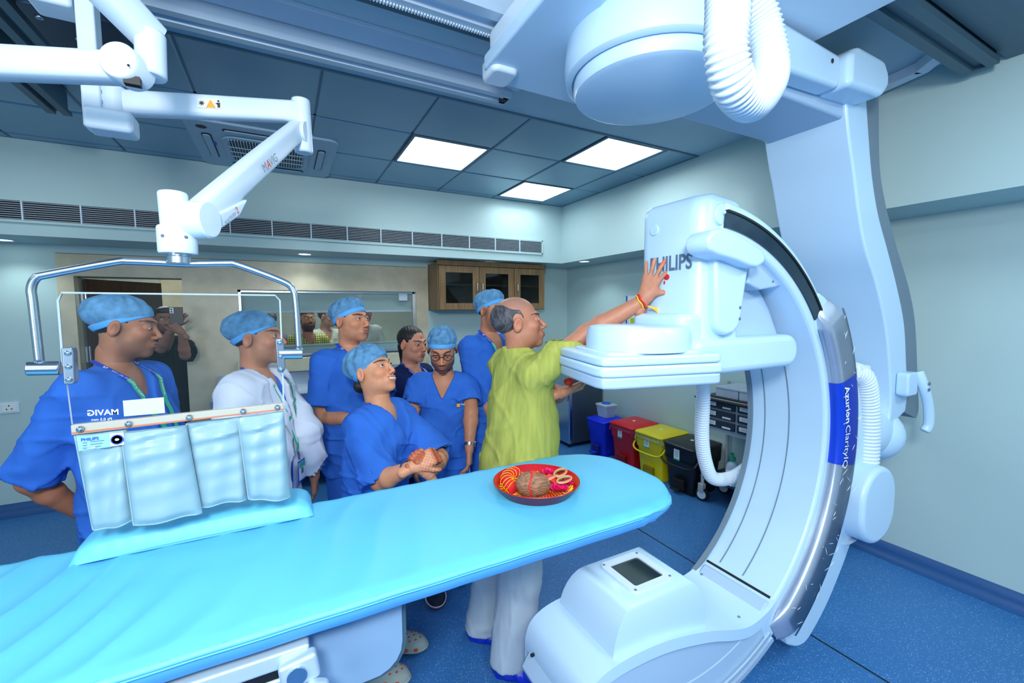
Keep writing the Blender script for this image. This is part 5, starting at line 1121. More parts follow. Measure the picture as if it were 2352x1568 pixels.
def person(label, hp, byaw, hyaw, hpit=0, hroll=0, opt=None, top='scrub', cap='cap', arms=None, scale=None, shoes=None, feet=None, hs=1.0, detail=1.0, group=None, width=1.0, lanyard=None, rootxy=None, legs=True, hem=.80, ltop=.62, belly=0, gaze=(0, 0), slv=.80, sleevelen=None, lshift=(0, 0)):
    o = dict(opt or {}); hp = np.array(tuple(hp)); s = (hp[2]/1.575) if scale is None else scale
    rx, ry = rootxy if rootxy else (hp[0], hp[1]); RB = rotm(byaw); root = np.array([rx, ry, 0.0])
    t = thing('person', label, 'person', (rx, ry, 0), group)
    toL = lambda p: RB.T @ (np.array(tuple(p))-root); toW = lambda V: V @ RB.T+root
    hl = toL(hp); RH = rotm(hyaw, hpit, hroll); HB = RB.T @ RH
    neckL = hl + HB @ np.array([0, -.028, -.15])*hs; nb = np.array([neckL[0], neckL[1]+0.0, hp[2]-.165*hs+o.get('up', .012)]); zt = nb[2]
    hipz = .90*s; lu = (nb[0])/(zt-hipz); lv = (nb[1]+.012)/(zt-hipz)
    def sh_(X, Y, Z): k = np.clip(Z-hipz, 0, 9); return X-lu*k, Y-lv*k
    W_ = width; shz = zt-.045*s
    def J(x, y, z): k = max(0, z-hipz); return np.array([x+lu*k, y+lv*k, z])
    tone = np.array(lin(o.get('tone', (158, 106, 80))))*1.38
    # ---------- skin
    Vs, Fs, Cs = [], [], []; nv = 0
    def push(V, F_, C):
        nonlocal nv
        Vs.append(V); Fs.append(F_+nv); Cs.append(C); nv += len(V)
    h_ = .0029/ (detail if detail < 1 else 1)
    V, F_ = snet(lambda X, Y, Z: headf(X, Y, Z, o), (-.10, -.13, -.16), (.10, .135, .128), h_)
    C = headcol(V, o); push((V*hs) @ RH.T+hp, F_, C)
    Ls = {}
    for side in (1, -1):
        a = (arms or {}).get(side, {}); S0 = J(side*.168*W_*s, -.005, shz-.01)
        E = S0+np.array([side*.045, -.03, -.27*s]) if 'e' not in a else toL(a['e'])
        Wp = E+np.array([-side*.02, .07, -.235*s]) if 'w' not in a else toL(a['w'])
        Ls[side] = (S0, E, Wp, a)
    zs = s
    def skinf(X, Y, Z):
        x, y = sh_(X, Y, Z)
        d = caps(x, y, Z, (-.115*W_*s, 0, shz-.02), (.115*W_*s, 0, shz-.02), .045)
        d = smin(d, ell(x, y, Z, (0, .005, shz-.15*s), (.135*W_*s, .095*s, .19*s)), .05); d = smin(d, ell(x, y, Z, (0, 0, .95*s), (.13*W_*s, .09*s, .16*s)), .06)
        d = smin(d, caps(X, Y, Z, nb+np.array([0, 0, -.04]), tuple(neckL+np.array([0, 0, .05])), .056*hs, .050*hs), .04)
        for side in (1, -1):
            S0, E, Wp, a = Ls[side]; d = smin(d, caps(X, Y, Z, S0+np.array([-side*.02, 0, -.01]), E, .040, .036), .03)
        return d
    allp = np.array([Ls[q][i] for q in (1, -1) for i in (0, 1)]); lo = np.minimum(allp.min(0), [-.2, -.16, .8*s])-.06; hi = np.maximum(allp.max(0), [.2, .16, zt+.08])+.06
    V, F_ = snet(skinf, lo, hi, .009); push(toW(V), F_, np.tile(tone, (len(V), 1)))
    for side in (1, -1):
        S0, E, Wp, a = Ls[side]
        if a.get('hidden'): continue
        fd = Wp-E; fd = fd/np.linalg.norm(fd); hd = RB.T @ np.array(tuple(a['hd'])) if 'hd' in a else fd; n0 = RB.T @ np.array(tuple(a['hn'])) if 'hn' in a else np.array([side*1.0, 0.2, 0])
        hd, n0 = basis(hd, n0); 
        # thumb axis: right hand (side 1): thumb = d x n ; left hand mirrored
        tx = np.cross(hd, n0)*(1 if side == 1 else -1)*(a.get('flip', 1)); Rm = np.stack([tx, hd, n0], 1)
        a = dict(a); hsz = a.get('size', 1.0)
        def af(X, Y, Z):
            d = caps(X, Y, Z, S0+(E-S0)*.25, E, .043, .037); m_ = E+(Wp-E)*.28; d = smin(d, caps(X, Y, Z, E, m_, .037, .041), .02); d = smin(d, caps(X, Y, Z, m_, Wp, .040, .0255), .015)
            return d
        pp = np.array([S0, E, Wp]); V, F_ = snet(af, pp.min(0)-.06, pp.max(0)+.06, .0055); push(toW(V), F_, np.tile(tone*a.get('dark', 1), (len(V), 1)))
        V, F_ = snet(lambda X, Y, Z: handf(X, Y, Z, a), (-.06, -.075, -.085), (.10, .175, .04), .0028)
        Cc = np.tile(tone, (len(V), 1)); tipk = sstep(.115, .15, V[:, 1]); Cc *= (1+.25*tipk)[:, None]
        if a.get('henna'):
            k = sstep(.075, .085, V[:, 1])*.85*(np.sin(V[:, 1]*500)*.25+.75); Cc = Cc*(1-k)[:, None]+np.array(lin((168, 62, 24)))[None]*k[:, None]
            k = sstep(-.1, .5, np.sin(V[:, 0]*420)*np.sin(V[:, 1]*380))*.45*(V[:, 1] > .02); Cc = Cc*(1-k)[:, None]+np.array(lin((150, 60, 30)))[None]*k[:, None]
        if a.get('redtip'):
            k = sstep(.135, .150, V[:, 1])*sstep(.018, -.004, np.abs(V[:, 0]-.013))*.9; Cc = Cc*(1-k)[:, None]+np.array(lin((225, 50, 30)))[None]*k[:, None]
        Vh = (V*hsz) @ Rm.T+Wp+hd*.006; push(toW(Vh), F_, Cc)
    if legs:
        pass
    V = np.concatenate(Vs); F_ = np.concatenate(Fs); C = np.concatenate(Cs)
    mesh_obj('body', V, F_, SKIN, t, C)
    # ---------- eyes
    if o.get('lid', 0) < .9:
        for sx in (1, -1):
            n1, n2 = 20, 12; vs, fs, cs = [], [], []; gx_, gz_ = math.radians(gaze[0]), math.radians(gaze[1]); g_ = np.array([math.sin(gx_)*math.cos(gz_), math.cos(gx_)*math.cos(gz_), math.sin(gz_)])
            u1 = np.cross(g_, [0, 0, 1]); u1 /= np.linalg.norm(u1); u2 = np.cross(u1, g_)
            angs = [0, .10, .19, .20, .38, .43, .45, .7, 1.0, 1.4, 1.9, 2.5, 3.1]
            for a_ in angs:
                for k in range(n1):
                    f_ = 2*PI*k/n1; vs.append(np.array([sx*.031, .0760, .005])+.0138*(g_*math.cos(a_)+(u1*math.cos(f_)+u2*math.sin(f_))*math.sin(a_)))
                    cs.append((.005, .005, .006) if a_ < .195 else ((.06, .025, .012) if a_ < .44 else (.50, .46, .44)))
            for i in range(len(angs)-1):
                for k in range(n1): fs.append((i*n1+k, i*n1+(k+1) % n1, (i+1)*n1+(k+1) % n1, (i+1)*n1+k))
            mesh_obj('eye', (np.array(vs)*hs) @ RH.T+hp, np.array(fs), EYE, t, np.array(cs))
    # ---------- hair / cap
    H2W = lambda V: (V*hs) @ RH.T+hp
    hm = HAIRG if o.get('grey') else HAIR
    def hairf(X, Y, Z):
        d = ell(X, Y, Z, (0, -.022, .038), (.0785, .0985, .084)) if cap != 'bald' else ell(X, Y, Z, (0, -.022, .034), (.0780, .0995, .080))
        if cap == 'bald':
            d = d+.0012*np.sin(X*300+Z*200)*np.sin(Y*260)
            rim = .088-.55*np.clip(Y+.05, 0, 1); d = smax(d, Z-rim-.006*np.sin(Y*60), .004); d = smax(d, Y-.034+.35*np.clip(Z, -1, .05), .006)
        else:
            d = d+.0015*np.sin(X*240+Z*60)*np.sin(Y*200+Z*120)
            if cap == 'hair': d = smin(d, ell(X, Y, Z, (0, .02, .085), (.058, .07, .035)), .02); d = smax(d, -(Z-.062+.0*X)+(Y-.02)*.0+np.where(Y > .035, 0, -.2), .008); d = smax(d, Y-.075, .01)
            if cap == 'parted': d = smax(d, Y-.068+.25*np.abs(X), .01)
            if cap in ('cap', 'bouf', 'peak'): d = smax(d, Y-.034, .01)
        low = (-.035-.35*np.clip(-Y-.03, -.02, .1) if cap != 'bald' else -.035-.6*np.clip(-Y-.02, -.02, .06)) if not o.get('female') else -.075+0*Y
        d = smax(d, low-Z, .01)
        if not o.get('female') or cap == 'parted': d = smax(d, -(caps(np.abs(X), Y, Z, (.085, -.005, -.03), (.085, -.002, .022), .024 if cap != 'parted' else .018)), .006)
        d = smax(d, np.where(Z < .02, Y-.030, -1), .005) if cap != 'hair' else smax(d, np.where(Z < .05, Y-.022, -1), .008)
        if cap in ('cap', 'bouf', 'peak'):
            aa, bb = .062, (-.030 if cap == 'bouf' else -.020); nn = np.array([0, -(aa-bb), .19]); nn = nn/np.linalg.norm(nn); d = smax(d, (Y-.085)*nn[1]+(Z-(aa-.014+o.get('capz', 0)))*nn[2]-.012, .003)
        if o.get('bun'): d = smin(d, ell(X, Y, Z, o['bun'], (.032, .030, .034)), .012)
        if o.get('pony'): d = smin(d, caps(X, Y, Z, (0, -.10, -.02), (-.02, -.10, -.20), .032, .018), .015)
        return d
    V, F_ = snet(hairf, (-.10, -.16, -.24 if o.get('pony') else -.11), (.10, .11, .14), .0042); mesh_obj('hair', H2W(V), F_, hm, t)
    if cap in ('cap', 'bouf', 'peak'):
        puff = {'cap': (.085, .112, .074), 'bouf': (.088, .118, .084), 'peak': (.083, .104, .072)}[cap]
        a_, b_ = (.062, -.020); nrm = np.array([0, -(a_-b_), .19]); nrm = nrm/np.linalg.norm(nrm)
        if cap == 'bouf': b_ = -.030; nrm = np.array([0, -(a_-b_), .19]); nrm = nrm/np.linalg.norm(nrm)
        pl = lambda X, Y, Z: (Y-.085)*nrm[1]+(Z-(a_-.014+o.get('capz', 0)))*nrm[2]
        def capf(X, Y, Z):
            d = ell(X, Y, Z, (0, -.026, .050), puff); q = pl(X, Y, Z)
            if cap == 'peak': d = smin(d, ell(X, Y, Z, (0, .012, .090), (.060, .062, .036)), .02); d = smin(d, caps(X, Y, Z, (0, .050, .085), (0, .015, .118), .010, .004), .015)
            ang = np.arctan2(X, Y+.02); d = d+.0022*np.sin(ang*11+Z*40)*sstep(.012, .04, q)*(1 if cap != 'bouf' else 1.5)+.0018*np.sin(ang*5+Z*90+np.sin(Y*50)*2)*sstep(.0, .04, q)-.0016*np.exp(-(X/.0022)**2)*sstep(.02, .03, q)
            d = d+.004*sstep(.026, .018, q)*0
            d = smax(d, -q, .004)
            bnd = smax(ell(X, Y, Z, (0, -.018, .036), (.0795, .1035, .088)), np.abs(q-.012)-.012, .003)
            return smin(d+.002, 1e3+0*d, .01), bnd
        V, F_ = snet(lambda X, Y, Z: capf(X, Y, Z)[0], (-.11, -.16, -.07), (.11, .12, .165), .0036); cp = mesh_obj('surgical_cap', H2W(V), F_, CAPM, t)
        V, F_ = snet(lambda X, Y, Z: capf(X, Y, Z)[1], (-.11, -.16, -.07), (.11, .12, .165), .0036); mesh_obj('cap_band', H2W(V), F_, BAND, cp, label='brighter blue hem band')
    # ---------- upper clothes
    mt = {'scrub': SCRUB, 'navy': NAVYS, 'coat': COAT, 'kurta': KURTA}.get(top, top if not isinstance(top, str) else SCRUB)
    iscoat = top == 'coat'; sd = random.uniform(0, 6); slen = sleevelen if sleevelen is not None else (1.0 if iscoat else .72)
    hemz = hem*s
    def base_f(X, Y, Z, g=0.0):
        x, y = sh_(X, Y, Z)
        d = caps(x, y, Z, (-.125*W_*s, -.005, shz-.028), (.125*W_*s, -.005, shz-.028), .062+g)
        d = smin(d, ell(x, y, Z, (0, .008, shz-.15*s), (.172*W_*s+g, .118*s+g, .20*s)), .06)
        d = smin(d, ell(x, y, Z, (0, .016+belly*.5, 1.06*s), (.165*W_*s+g+belly*.6, .118*s+g+belly, .21*s)), .07)
        if o.get('female'): d = smin(d, ell(np.abs(x), y, Z, (.062*s, .088*s, shz-.17*s), (.055, .05, .06)), .04)
        lowr = ell(x, y, Z, (0, .004, .84*s), (.180*W_*s+g+belly*.3, .128*s+g+belly*.4, .26*s)); d = smin(d, lowr, .08)
        d = smin(d, smax(caps(x, y, Z, nb*[0, 0, 1]+np.array([0, -.012, -.05]), nb*[0, 0, 1]+np.array([0, -.02, -.005 if top != 'kurta' else .035]), .074+g, .066+g), (Z-(zt-.004+(.03 if top == 'kurta' else 0)))-.12*(np.abs(x))*0, .01), .03)
        d = smin(d, caps(np.abs(x), y, Z, (.045, -.012, zt-.035), (.125*W_*s, -.008, shz-.02), .045+g, .055+g), .03)
        return d
    def sleeve(X, Y, Z, g=0):
        d = None
        for side in (1, -1):
            S0, E, Wp, a = Ls[side]; D = (E-S0)/np.linalg.norm(E-S0)
            if iscoat and slen > .9:
                q = caps(X, Y, Z, S0+np.array([-side*.02, 0, -.01]), E, .062+g, .058+g); W2 = E+(Wp-E)*.92; q = smin(q, caps(X, Y, Z, E, W2, .056+g, .046+g), .02); DD = (Wp-E)/np.linalg.norm(Wp-E)
                q = smax(q, (X-W2[0])*DD[0]+(Y-W2[1])*DD[1]+(Z-W2[2])*DD[2], .004)
            else:
                en = S0+(E-S0)*slen; q = caps(X, Y, Z, S0+np.array([-side*.014, 0, -.010]), en+D*.06, .062+g, .084+g); q = smax(q, (X-en[0])*D[0]+(Y-en[1])*D[1]+(Z-en[2])*D[2], .004)
                hol = caps(X, Y, Z, en-D*.05, en+D*.1, .050, .066); q = smax(q, -hol, .005)
            d = q if d is None else np.minimum(d, q)
        return d
    vn = zt-.15*s if top not in ('kurta', 'coat') else (zt-.04 if top == 'kurta' else zt-.34*s)
    def shirt(X, Y, Z, g=0, neck=True):
        x, y = sh_(X, Y, Z)
        d = smin(base_f(X, Y, Z, g), sleeve(X, Y, Z, g*.5), .035)
        amp = .0075+.005*sstep(1.15*s, .95*s, Z); d = d+cloth_noise(X, Y, Z*(.45 if top == 'kurta' else 1), amp, sd)
        d = smax(d, hemz-Z+0*X, .004)
        if neck:
            wdt = .062 if top != 'coat' else .055
            V_ = np.maximum(np.abs(x)-wdt*np.clip((Z-vn)/max(.02, (zt-vn)), 0, 1.1), -(y-.0)); V_ = np.maximum(V_, vn-Z); d = smax(d, -V_, .006)
            d = smax(d, -caps(x, y, Z, nb*[0, 0, 1]+np.array([0, -.004, -.035]), nb*[0, 0, 1]+np.array([0, -.01, .08]), .056), .005)
            if iscoat: gp = np.maximum(np.abs(x-.0)-(.012+.05*np.clip((vn-Z)/.6, 0, 1)), -(y-.03)); gp = np.maximum(gp, Z-vn-.02); d = smax(d, -gp, .008)
        return d
    lo = np.minimum(allp.min(0), [-.24, -.20, hemz])-.10; hi = np.maximum(allp.max(0), [.24, .24, zt])+.10; hi[2] = zt+.06
    if iscoat: ww = np.array([Ls[q][2] for q in (1, -1)]); lo = np.minimum(lo, ww.min(0)-.08); hi = np.maximum(hi, ww.max(0)+.08); hi[2] = max(zt+.06, hi[2])
    V, F_ = snet(lambda X, Y, Z: shirt(X, Y, Z, .012 if iscoat else 0), lo, hi, .0078 if detail >= 1 else .012)
    nm = {'scrub': 'scrub_top', 'navy': 'scrub_top', 'coat': 'lab_coat', 'kurta': 'kurta'}.get(top if isinstance(top, str) else 'x', 'shirt')
    tp_ = mesh_obj(nm, toW(V), F_, mt, t)
    if iscoat:
        v2 = zt-.17*s; sv = (top, )
        def inner(X, Y, Z):
            x, y = sh_(X, Y, Z); d = base_f(X, Y, Z, -.010); d = smax(d, (hemz+.02)-Z, .004)
            V_ = np.maximum(np.abs(x)-.055*np.clip((Z-v2)/(zt-v2), 0, 1.1), -y); V_ = np.maximum(V_, v2-Z); d = smax(d, -V_, .006); return smax(d, -caps(x, y, Z, nb*[0, 0, 1]+np.array([0, -.004, -.04]), nb*[0, 0, 1]+np.array([0, -.01, .08]), .056), .005)
        V, F_ = snet(inner, lo, hi, .009); mesh_obj('scrub_top', toW(V), F_, SCRUB if ltop != 'dark' else NAVYS, t)
    def surf(u, z, g=0, lim=.30):   # front surface of the garment
        ys = np.arange(lim, -.12, -.002, dtype=f4)+lv*max(0, z-hipz); X = np.full_like(ys, u+lu*max(0, z-hipz)); Z = np.full_like(ys, z)
        dd = smin(base_f(X, ys, Z, .012 if iscoat else 0), 1e3, .01)+cloth_noise(X, ys, Z, .0075, sd); i = np.argmax(dd < 0); return np.array([X[0], ys[i]+.008+g, z])
    # pockets, seams
    if top in ('scrub', ) and detail >= 1:
        for (u0, u1, z0, z1) in ((.035, .13, .86*s, 1.0*s), (-.13, -.035, .86*s, 1.0*s)):
            def pk(a, b): q = surf(lerp(u0, u1, a), lerp(z0, z1, b)); q[1] += .004-.004*(abs(2*a-1)**8); return Vector(toW(q[None])[0])
            MB().grid(pk, 8, 8).obj('pocket', mt, tp_, smooth=True)
    if iscoat and detail >= 1:
        for sgn in (1, -1):
            def lap(a, b):
                z = lerp(zt-.015, vn+.0, a); w0 = .055*np.clip((z-vn)/(zt-vn), 0, 1); wd_ = .055*math.sin(min(1, a*1.6+.25)*PI*.5)*(1-max(0, a-.62)/.38); q = surf(sgn*(w0+.004+wd_*b), z); q[1] += .008*(1-b*.4); return Vector(toW(q[None])[0])
            MB().grid(lap, 16, 5).obj('lapel', mt, tp_, smooth=True)
        for k in range(3): q = surf(-.03, vn-.10-.14*k); MB().ball(Vector(toW((q+np.array([0, .004, 0]))[None])[0]), (.009, .009, .009), 12).obj('button', WSTICK, tp_, smooth=True)
    if lanyard:
        zb = zt-lanyard; g0 = .010
        def lpath(sg):
            out = []
            for k in range(22):
                a = k/21; z = lerp(zt+.012, zb, a); u = sg*.068*(1-a)**.85; 
                if a < .12: yy = lerp(-.03, surf(u, lerp(zt+.012, zb, .14))[1]-lv*max(0, z-hipz)-.006, a/.12); q = np.array([u+lu*max(0, z-hipz), yy+lv*max(0, z-hipz), z+.02*(1-a/.12)])
                else: q = surf(u, z, g0*.5)
                out.append(Vector(toW(q[None])[0]))
            return out
        fw_ = Vector(tuple(RB[:, 1]))
        for sg in (1, -1):
            pth = lpath(sg); wv = .0098; mbq = MB(); ll = []
            for i, p in enumerate(pth):
                d_ = (pth[min(i+1, len(pth)-1)]-pth[max(0, i-1)]).normalized(); s_ = d_.cross(fw_).normalized(); ll.append((p, d_, s_))
            mbq.grid(lambda a, b: ll[int(round(a*21))][0]+ll[int(round(a*21))][2]*wv*(2*b-1)+fw_*.001, 21, 1)
            lo_ = mbq.obj('lanyard_strap', GREEN, t, smooth=True)
            cum = [0]
            for i in range(1, len(pth)): cum.append(cum[-1]+(pth[i]-pth[i-1]).length)
            def wp(x, y, off=0, sg=sg):
                dd = min(max(0, x+off), cum[-1]-.001); j = max(j_ for j_ in range(len(cum)-1) if cum[j_] <= dd); k = (dd-cum[j])/(cum[j+1]-cum[j]); p = ll[j][0].lerp(ll[j+1][0], k); s_ = ll[j][2]
                return p-s_*(y-.0045)*1.0+fw_*.0035
            if detail >= 1:
                text('MEDICAL COLLEGE & HOSPITAL', .0115, 0, 0, 0, INKW, lo_, warp=lambda x, y: wp(x, y, .075), bold=.0001)
                MB().add([wp(.045, -.001), wp(.058, -.001), wp(.058, .010), wp(.045, .010)], [(0, 1, 2, 3)]).obj('logo_patch', INKW, lo_); q = (wp(.0515, .0045)); MB().ball(q+fw_*.0005, .003, 8).obj('logo_mark', INKBL, lo_)
            mbq = MB(); mbq.grid(lambda a, b: ll[int(round(a*3))][0]+ll[int(round(a*3))][2]*(wv+.0004)*(2*b-1)+fw_*.0016, 3, 1); mbq.obj('blue_strap', BLUEL, lo_, smooth=True)
        e_ = lpath(1)[-1]; mz_ = Vector((0, 0, 1)); rt = Vector(tuple(RB[:, 0]))
        MB().tube([e_+fw_*.004, e_+fw_*.008-mz_*.035], .004, 8).obj('clip', STEEL, t)
        c_ = e_-mz_*.085+fw_*.016
        def card(w_, h2, e, mat, nm, cz=0): return MB().add([c_+rt*sx*w_+mz_*(sz*h2+cz)+fw_*(e+dd_) for dd_ in (0, .0012) for sx, sz in ((-1, -1), (1, -1), (1, 1), (-1, 1))], [(0, 1, 2, 3), (7, 6, 5, 4), (0, 4, 5, 1), (1, 5, 6, 2), (2, 6, 7, 3), (3, 7, 4, 0)]).obj(nm, mat, t)
        card(.031, .048, 0, BLUEL, 'badge_holder'); card(.026, .040, .0018, WSTICK, 'badge_card'); card(.026, .012, .0032, GREEN, 'badge_header', .028); card(.009, .012, .0034, INKG, 'badge_photo', 0)
    # chest pocket logo
    if o.get('logo'):
        q = surf(-.085, zt-.17, .002); qq = [Vector(toW(np.array([q[0]+a, q[1]+.003, q[2]+b])[None])[0]) for a, b in ((-.0, 0), (-.018, 0), (-.018, .022), (0, .022))]; MB().add(qq, [(0, 1, 2, 3)]).obj('chest_logo', YEL, tp_)
        text('Parul', .016, Vector(toW(np.array([q[0]-.022, q[1]+.003, q[2]+.010])[None])[0]), tuple(-RB[:, 0]), (0, 0, 1), INKW, tp_); text('Sevashram', .009, Vector(toW(np.array([q[0]-.022, q[1]+.003, q[2]])[None])[0]), tuple(-RB[:, 0]), (0, 0, 1), GREEN, tp_)
    # ---------- trousers
    if legs:
        fx = feet if feet else [tuple(toW(np.array([[sg*.10, 0, 0]]))[0][:2]) for sg in (1, -1)]
        FLc = [toL((a[0], a[1], 0)) for a in fx]; wide = 1.45 if top == 'kurta' else 1.12; mtr = TROU if top == 'kurta' else (o.get('trou') or (NAVYS if top == 'navy' else SCRUB))
        def trf(X, Y, Z):
            d = ell(X, Y, Z, (0, 0, .86*s), (.165*W_*s, .118*s, .16*s))
            for i, sg in enumerate((1, -1)):
                hj = np.array([sg*.085, 0, .84*s]); an = np.array([FLc[i][0], FLc[i][1], .05]); kn = (hj+an)/2+np.array([0, .02, 0]); q = caps(X, Y, Z, hj, kn, .088*s, .066*wide*.95); q = smin(q, caps(X, Y, Z, kn, an, .066*wide*.95, .060*wide), .03)
                d = smin(d, q, .03 if sg == 1 else .015)
            d = d+cloth_noise(X*1.2, Y*1.2, Z*.35, .005 if top != 'kurta' else .007, sd); return smax(d, .055-Z+0*X, .004)
        fl_ = np.array(FLc); lo = np.array([min(-.24, fl_[:, 0].min()-.13), min(-.18, fl_[:, 1].min()-.14), .0]); hi = np.array([max(.24, fl_[:, 0].max()+.13), max(.2, fl_[:, 1].max()+.14), hemz+.08])
        V, F_ = snet(trf, lo, hi, .0095 if detail >= 1 else .014); mesh_obj('trousers', toW(V), F_, mtr, t)
        for i, (fx_, fy_) in enumerate(fx):
            fd = RB[:, 1] if not isinstance(shoes, dict) or 'dir' not in shoes else np.array([*shoes['dir'], 0]); fd = fd/np.linalg.norm(fd)
            shoe(t, np.array([fx_, fy_, 0]), fd, shoes)
    return t, dict(toW=toW, RB=RB, J=Ls, s=s, zt=zt, surf=surf, H2W=H2W, RH=RH, hp=hp)
SHM = {'croc_grey': M('grey_foam_clog', (168, 180, 172), .6, var=.04), 'croc_navy': M('navy_foam_clog', (26, 36, 62), .6), 'cover': M('blue_shoe_cover', (10, 50, 215), .3, var=.25, vs=20, bump=.5, bs=40, alpha=.92), 'black': BLACK}
ORG = M('orange_lining', (214, 84, 24), .6)
def shoe(t, p, fd, kind):
    k = kind['kind'] if isinstance(kind, dict) else (kind or 'black'); Lf = .13; sd_ = np.cross(fd, [0, 0, 1]); R = np.stack([sd_, fd, [0, 0, 1]], 1)
    def sf(X, Y, Z):
        d = ell(X, Y, Z, (0, .10, .022), (.052, .085, .045)); d = smin(d, ell(X, Y, Z, (0, 0, .025), (.043, .075, .05)), .04); d = smin(d, caps(X, Y, Z, (0, -.02, .03), (0, -.01, .09), .042), .03)
        if k == 'cover': d = d-.006+.004*np.sin(X*90+Y*60)*np.sin(Z*80+Y*50)
        return smax(d, .002-Z+0*X, .006)
    V, F_ = snet(sf, (-.09, -.13, -.004), (.09, .22, .14), .005); W = V @ R.T+p; mat = SHM[k]
    ob = mesh_obj('shoe' if k != 'cover' else 'shoe_cover', W, F_, mat, t, label=None if k != 'cover' else 'bright blue plastic shoe cover')
    tw = lambda v: Vector(tuple(np.array(v) @ R.T+p))
    if k.startswith('croc'):
        ring = [(.054*math.cos(a), .085+.098*math.sin(a)) for a in [PI*j/20-.25 for j in range(24)]]
        MB().tube([tw((x, y, .018)) for x, y in ring], .006, 8).obj('sole_band', WSTICK if k == 'croc_navy' else mat, ob, smooth=True)
        if k == 'croc_navy': MB().tube([tw((x*1.09, .085+(y-.085)*1.055, .018)) for x, y in ring], .002, 6).obj('red_stripe', INKR, ob)
        for (x, y) in ((0, .15), (.02, .135), (-.02, .135), (.032, .11), (-.032, .11), (0, .12), (.016, .10), (-.016, .10), (0, .085), (.03, .08), (-.03, .08)):
            z = .022+.045*math.sqrt(max(0, 1-(x/.052)**2-((y-.10)/.085)**2)); MB().ball(tw((x, y, z)), (.0055, .0055, .003), 8).obj('vent_hole', ORG if k == 'croc_grey' else BLACK, ob)
        if k == 'croc_grey':
            for sx in (-1, 1):
                for y in (.10, .145): MB().ball(tw((sx*(.052 if y < .12 else .043), y, .028)), (.011, .011, .007), 8).obj('side_vent', ORG, ob)

PEOPLE = {}
tone1 = (150, 100, 76)
# man 1: left, behind the acrylic screen
hp = P(288, 750, d=1.66)
PEOPLE['a'] = person('man in blue scrubs and blue cap looking down behind the clear screen', hp, -28, -4, -6, 0, dict(tone=(146, 98, 74), beard=.38, lid=.5, jaw=1.05), arms={1: dict(e=P(70, 1105, d=1.52), w=P(215, 1190, d=1.70), hidden=False, dark=1), -1: dict(hidden=False)}, lanyard=.34, belly=.03, width=1.08, gaze=(0, -20), hem=.72, sleevelen=.93)
# man 2: white coat
hp = P(590, 776, d=1.90)
PEOPLE['b'] = person('man in white lab coat over blue scrubs with blue cap', hp, -28, -18, 4, 0, dict(tone=(160, 108, 82), beard=.25, nose=1.2), top='coat', arms={-1: dict(e=P(705, 990, d=2.0), w=P(722, 1085, d=2.05), hd=(0, 0, -1), hn=(.8, -.2, 0)), 1: {}}, lanyard=.36, hem=.52, gaze=(10, 5), cap='cap')
# man 3: behind the woman
hp = P(806, 736, d=2.34)
PEOPLE['c'] = person('stern man in blue scrubs standing behind the smiling woman', hp, -62, -50, 4, 0, dict(tone=(172, 120, 92), beard=.18, tilak=1), arms={1: dict(e=P(742, 955, d=2.26), w=P(825, 965, d=2.17)), -1: dict(w=P(850, 975, d=2.17), e=P(885, 940, d=2.32))}, lanyard=.33, gaze=(12, 8), cap='peak', width=1.05, hem=.74)
# woman smiling
hp = P(856, 852, d=2.00)
PEOPLE['d'] = person('smiling woman in blue scrubs and blue cap with clasped hennaed hands', hp, -50, -48, 20, 0, dict(tone=(182, 128, 98), female=1, smile=.8, tilak=1, lips=(176, 90, 86), bun=(0, -.095, -.045), jaw=.95), cap='bouf', scale=.93,
    arms={1: dict(e=P(872, 1105, d=1.82), w=P(948, 1072, d=1.72), hd=(.85, -.2, .42), hn=(-.3, -.75, .5), curl=[52, 55, 58, 60], henna=1, spread=0), -1: dict(e=P(1010, 1050, d=2.0), w=P(985, 1088, d=1.76), hd=(-.35, -.15, .8), hn=(.3, -.9, .2), curl=[60, 62, 62, 60], henna=1, spread=0)},
    shoes=dict(kind='croc_grey', dir=(.8, -.6)), feet=[(.27, 1.86), (.39, 2.0)], belly=.02, gaze=(14, 6), width=.93, hem=.72, sleevelen=.98)
# young woman at the back
hp = P(948, 790, d=2.85)
PEOPLE['e'] = person('young woman with dark hair in navy scrubs behind the others', hp, -60, -62, -2, 0, dict(tone=(170, 120, 96), female=1, tilak=1, lid=.25, lips=(140, 80, 80), bun=(0, -.09, -.03), pony=1), cap='parted', top='navy', lanyard=.3, gaze=(15, -8), width=.88)
# glasses man
hp = P(1016, 802, d=2.40)
PEOPLE['f'] = person('man in blue scrubs with black glasses looking down', hp, -112, -112, -24, 0, dict(tone=(164, 112, 86), beard=.75, tilak=1, lid=.5, logo=1), cap='peak', arms={-1: dict(e=P(1082, 945, d=2.42), w=P(1078, 1025, d=2.34), hd=(-.12, -.25, -1), hn=(.8, -.5, 0), curl=22), 1: dict(e=P(945, 960, d=2.35))}, shoes=dict(kind='croc_navy', dir=(-.2, -1)), feet=[(.70, 2.30), (.88, 2.42)], gaze=(0, -25), width=1.06, hem=.66, rootxy=(.80, 2.42))
# tall man
hp = P(1130, 712, d=2.64)
PEOPLE['g'] = person('tall man in blue scrubs mostly hidden behind the man in yellow-green', hp, -74, -62, 0, 0, dict(tone=(164, 112, 84), beard=.5, tilak=1), cap='peak', arms={1: dict(e=P(1098, 905, d=2.6), w=P(1140, 965, d=2.5)), -1: {}}, lanyard=.36, gaze=(14, 6), width=1.0, hem=.66)
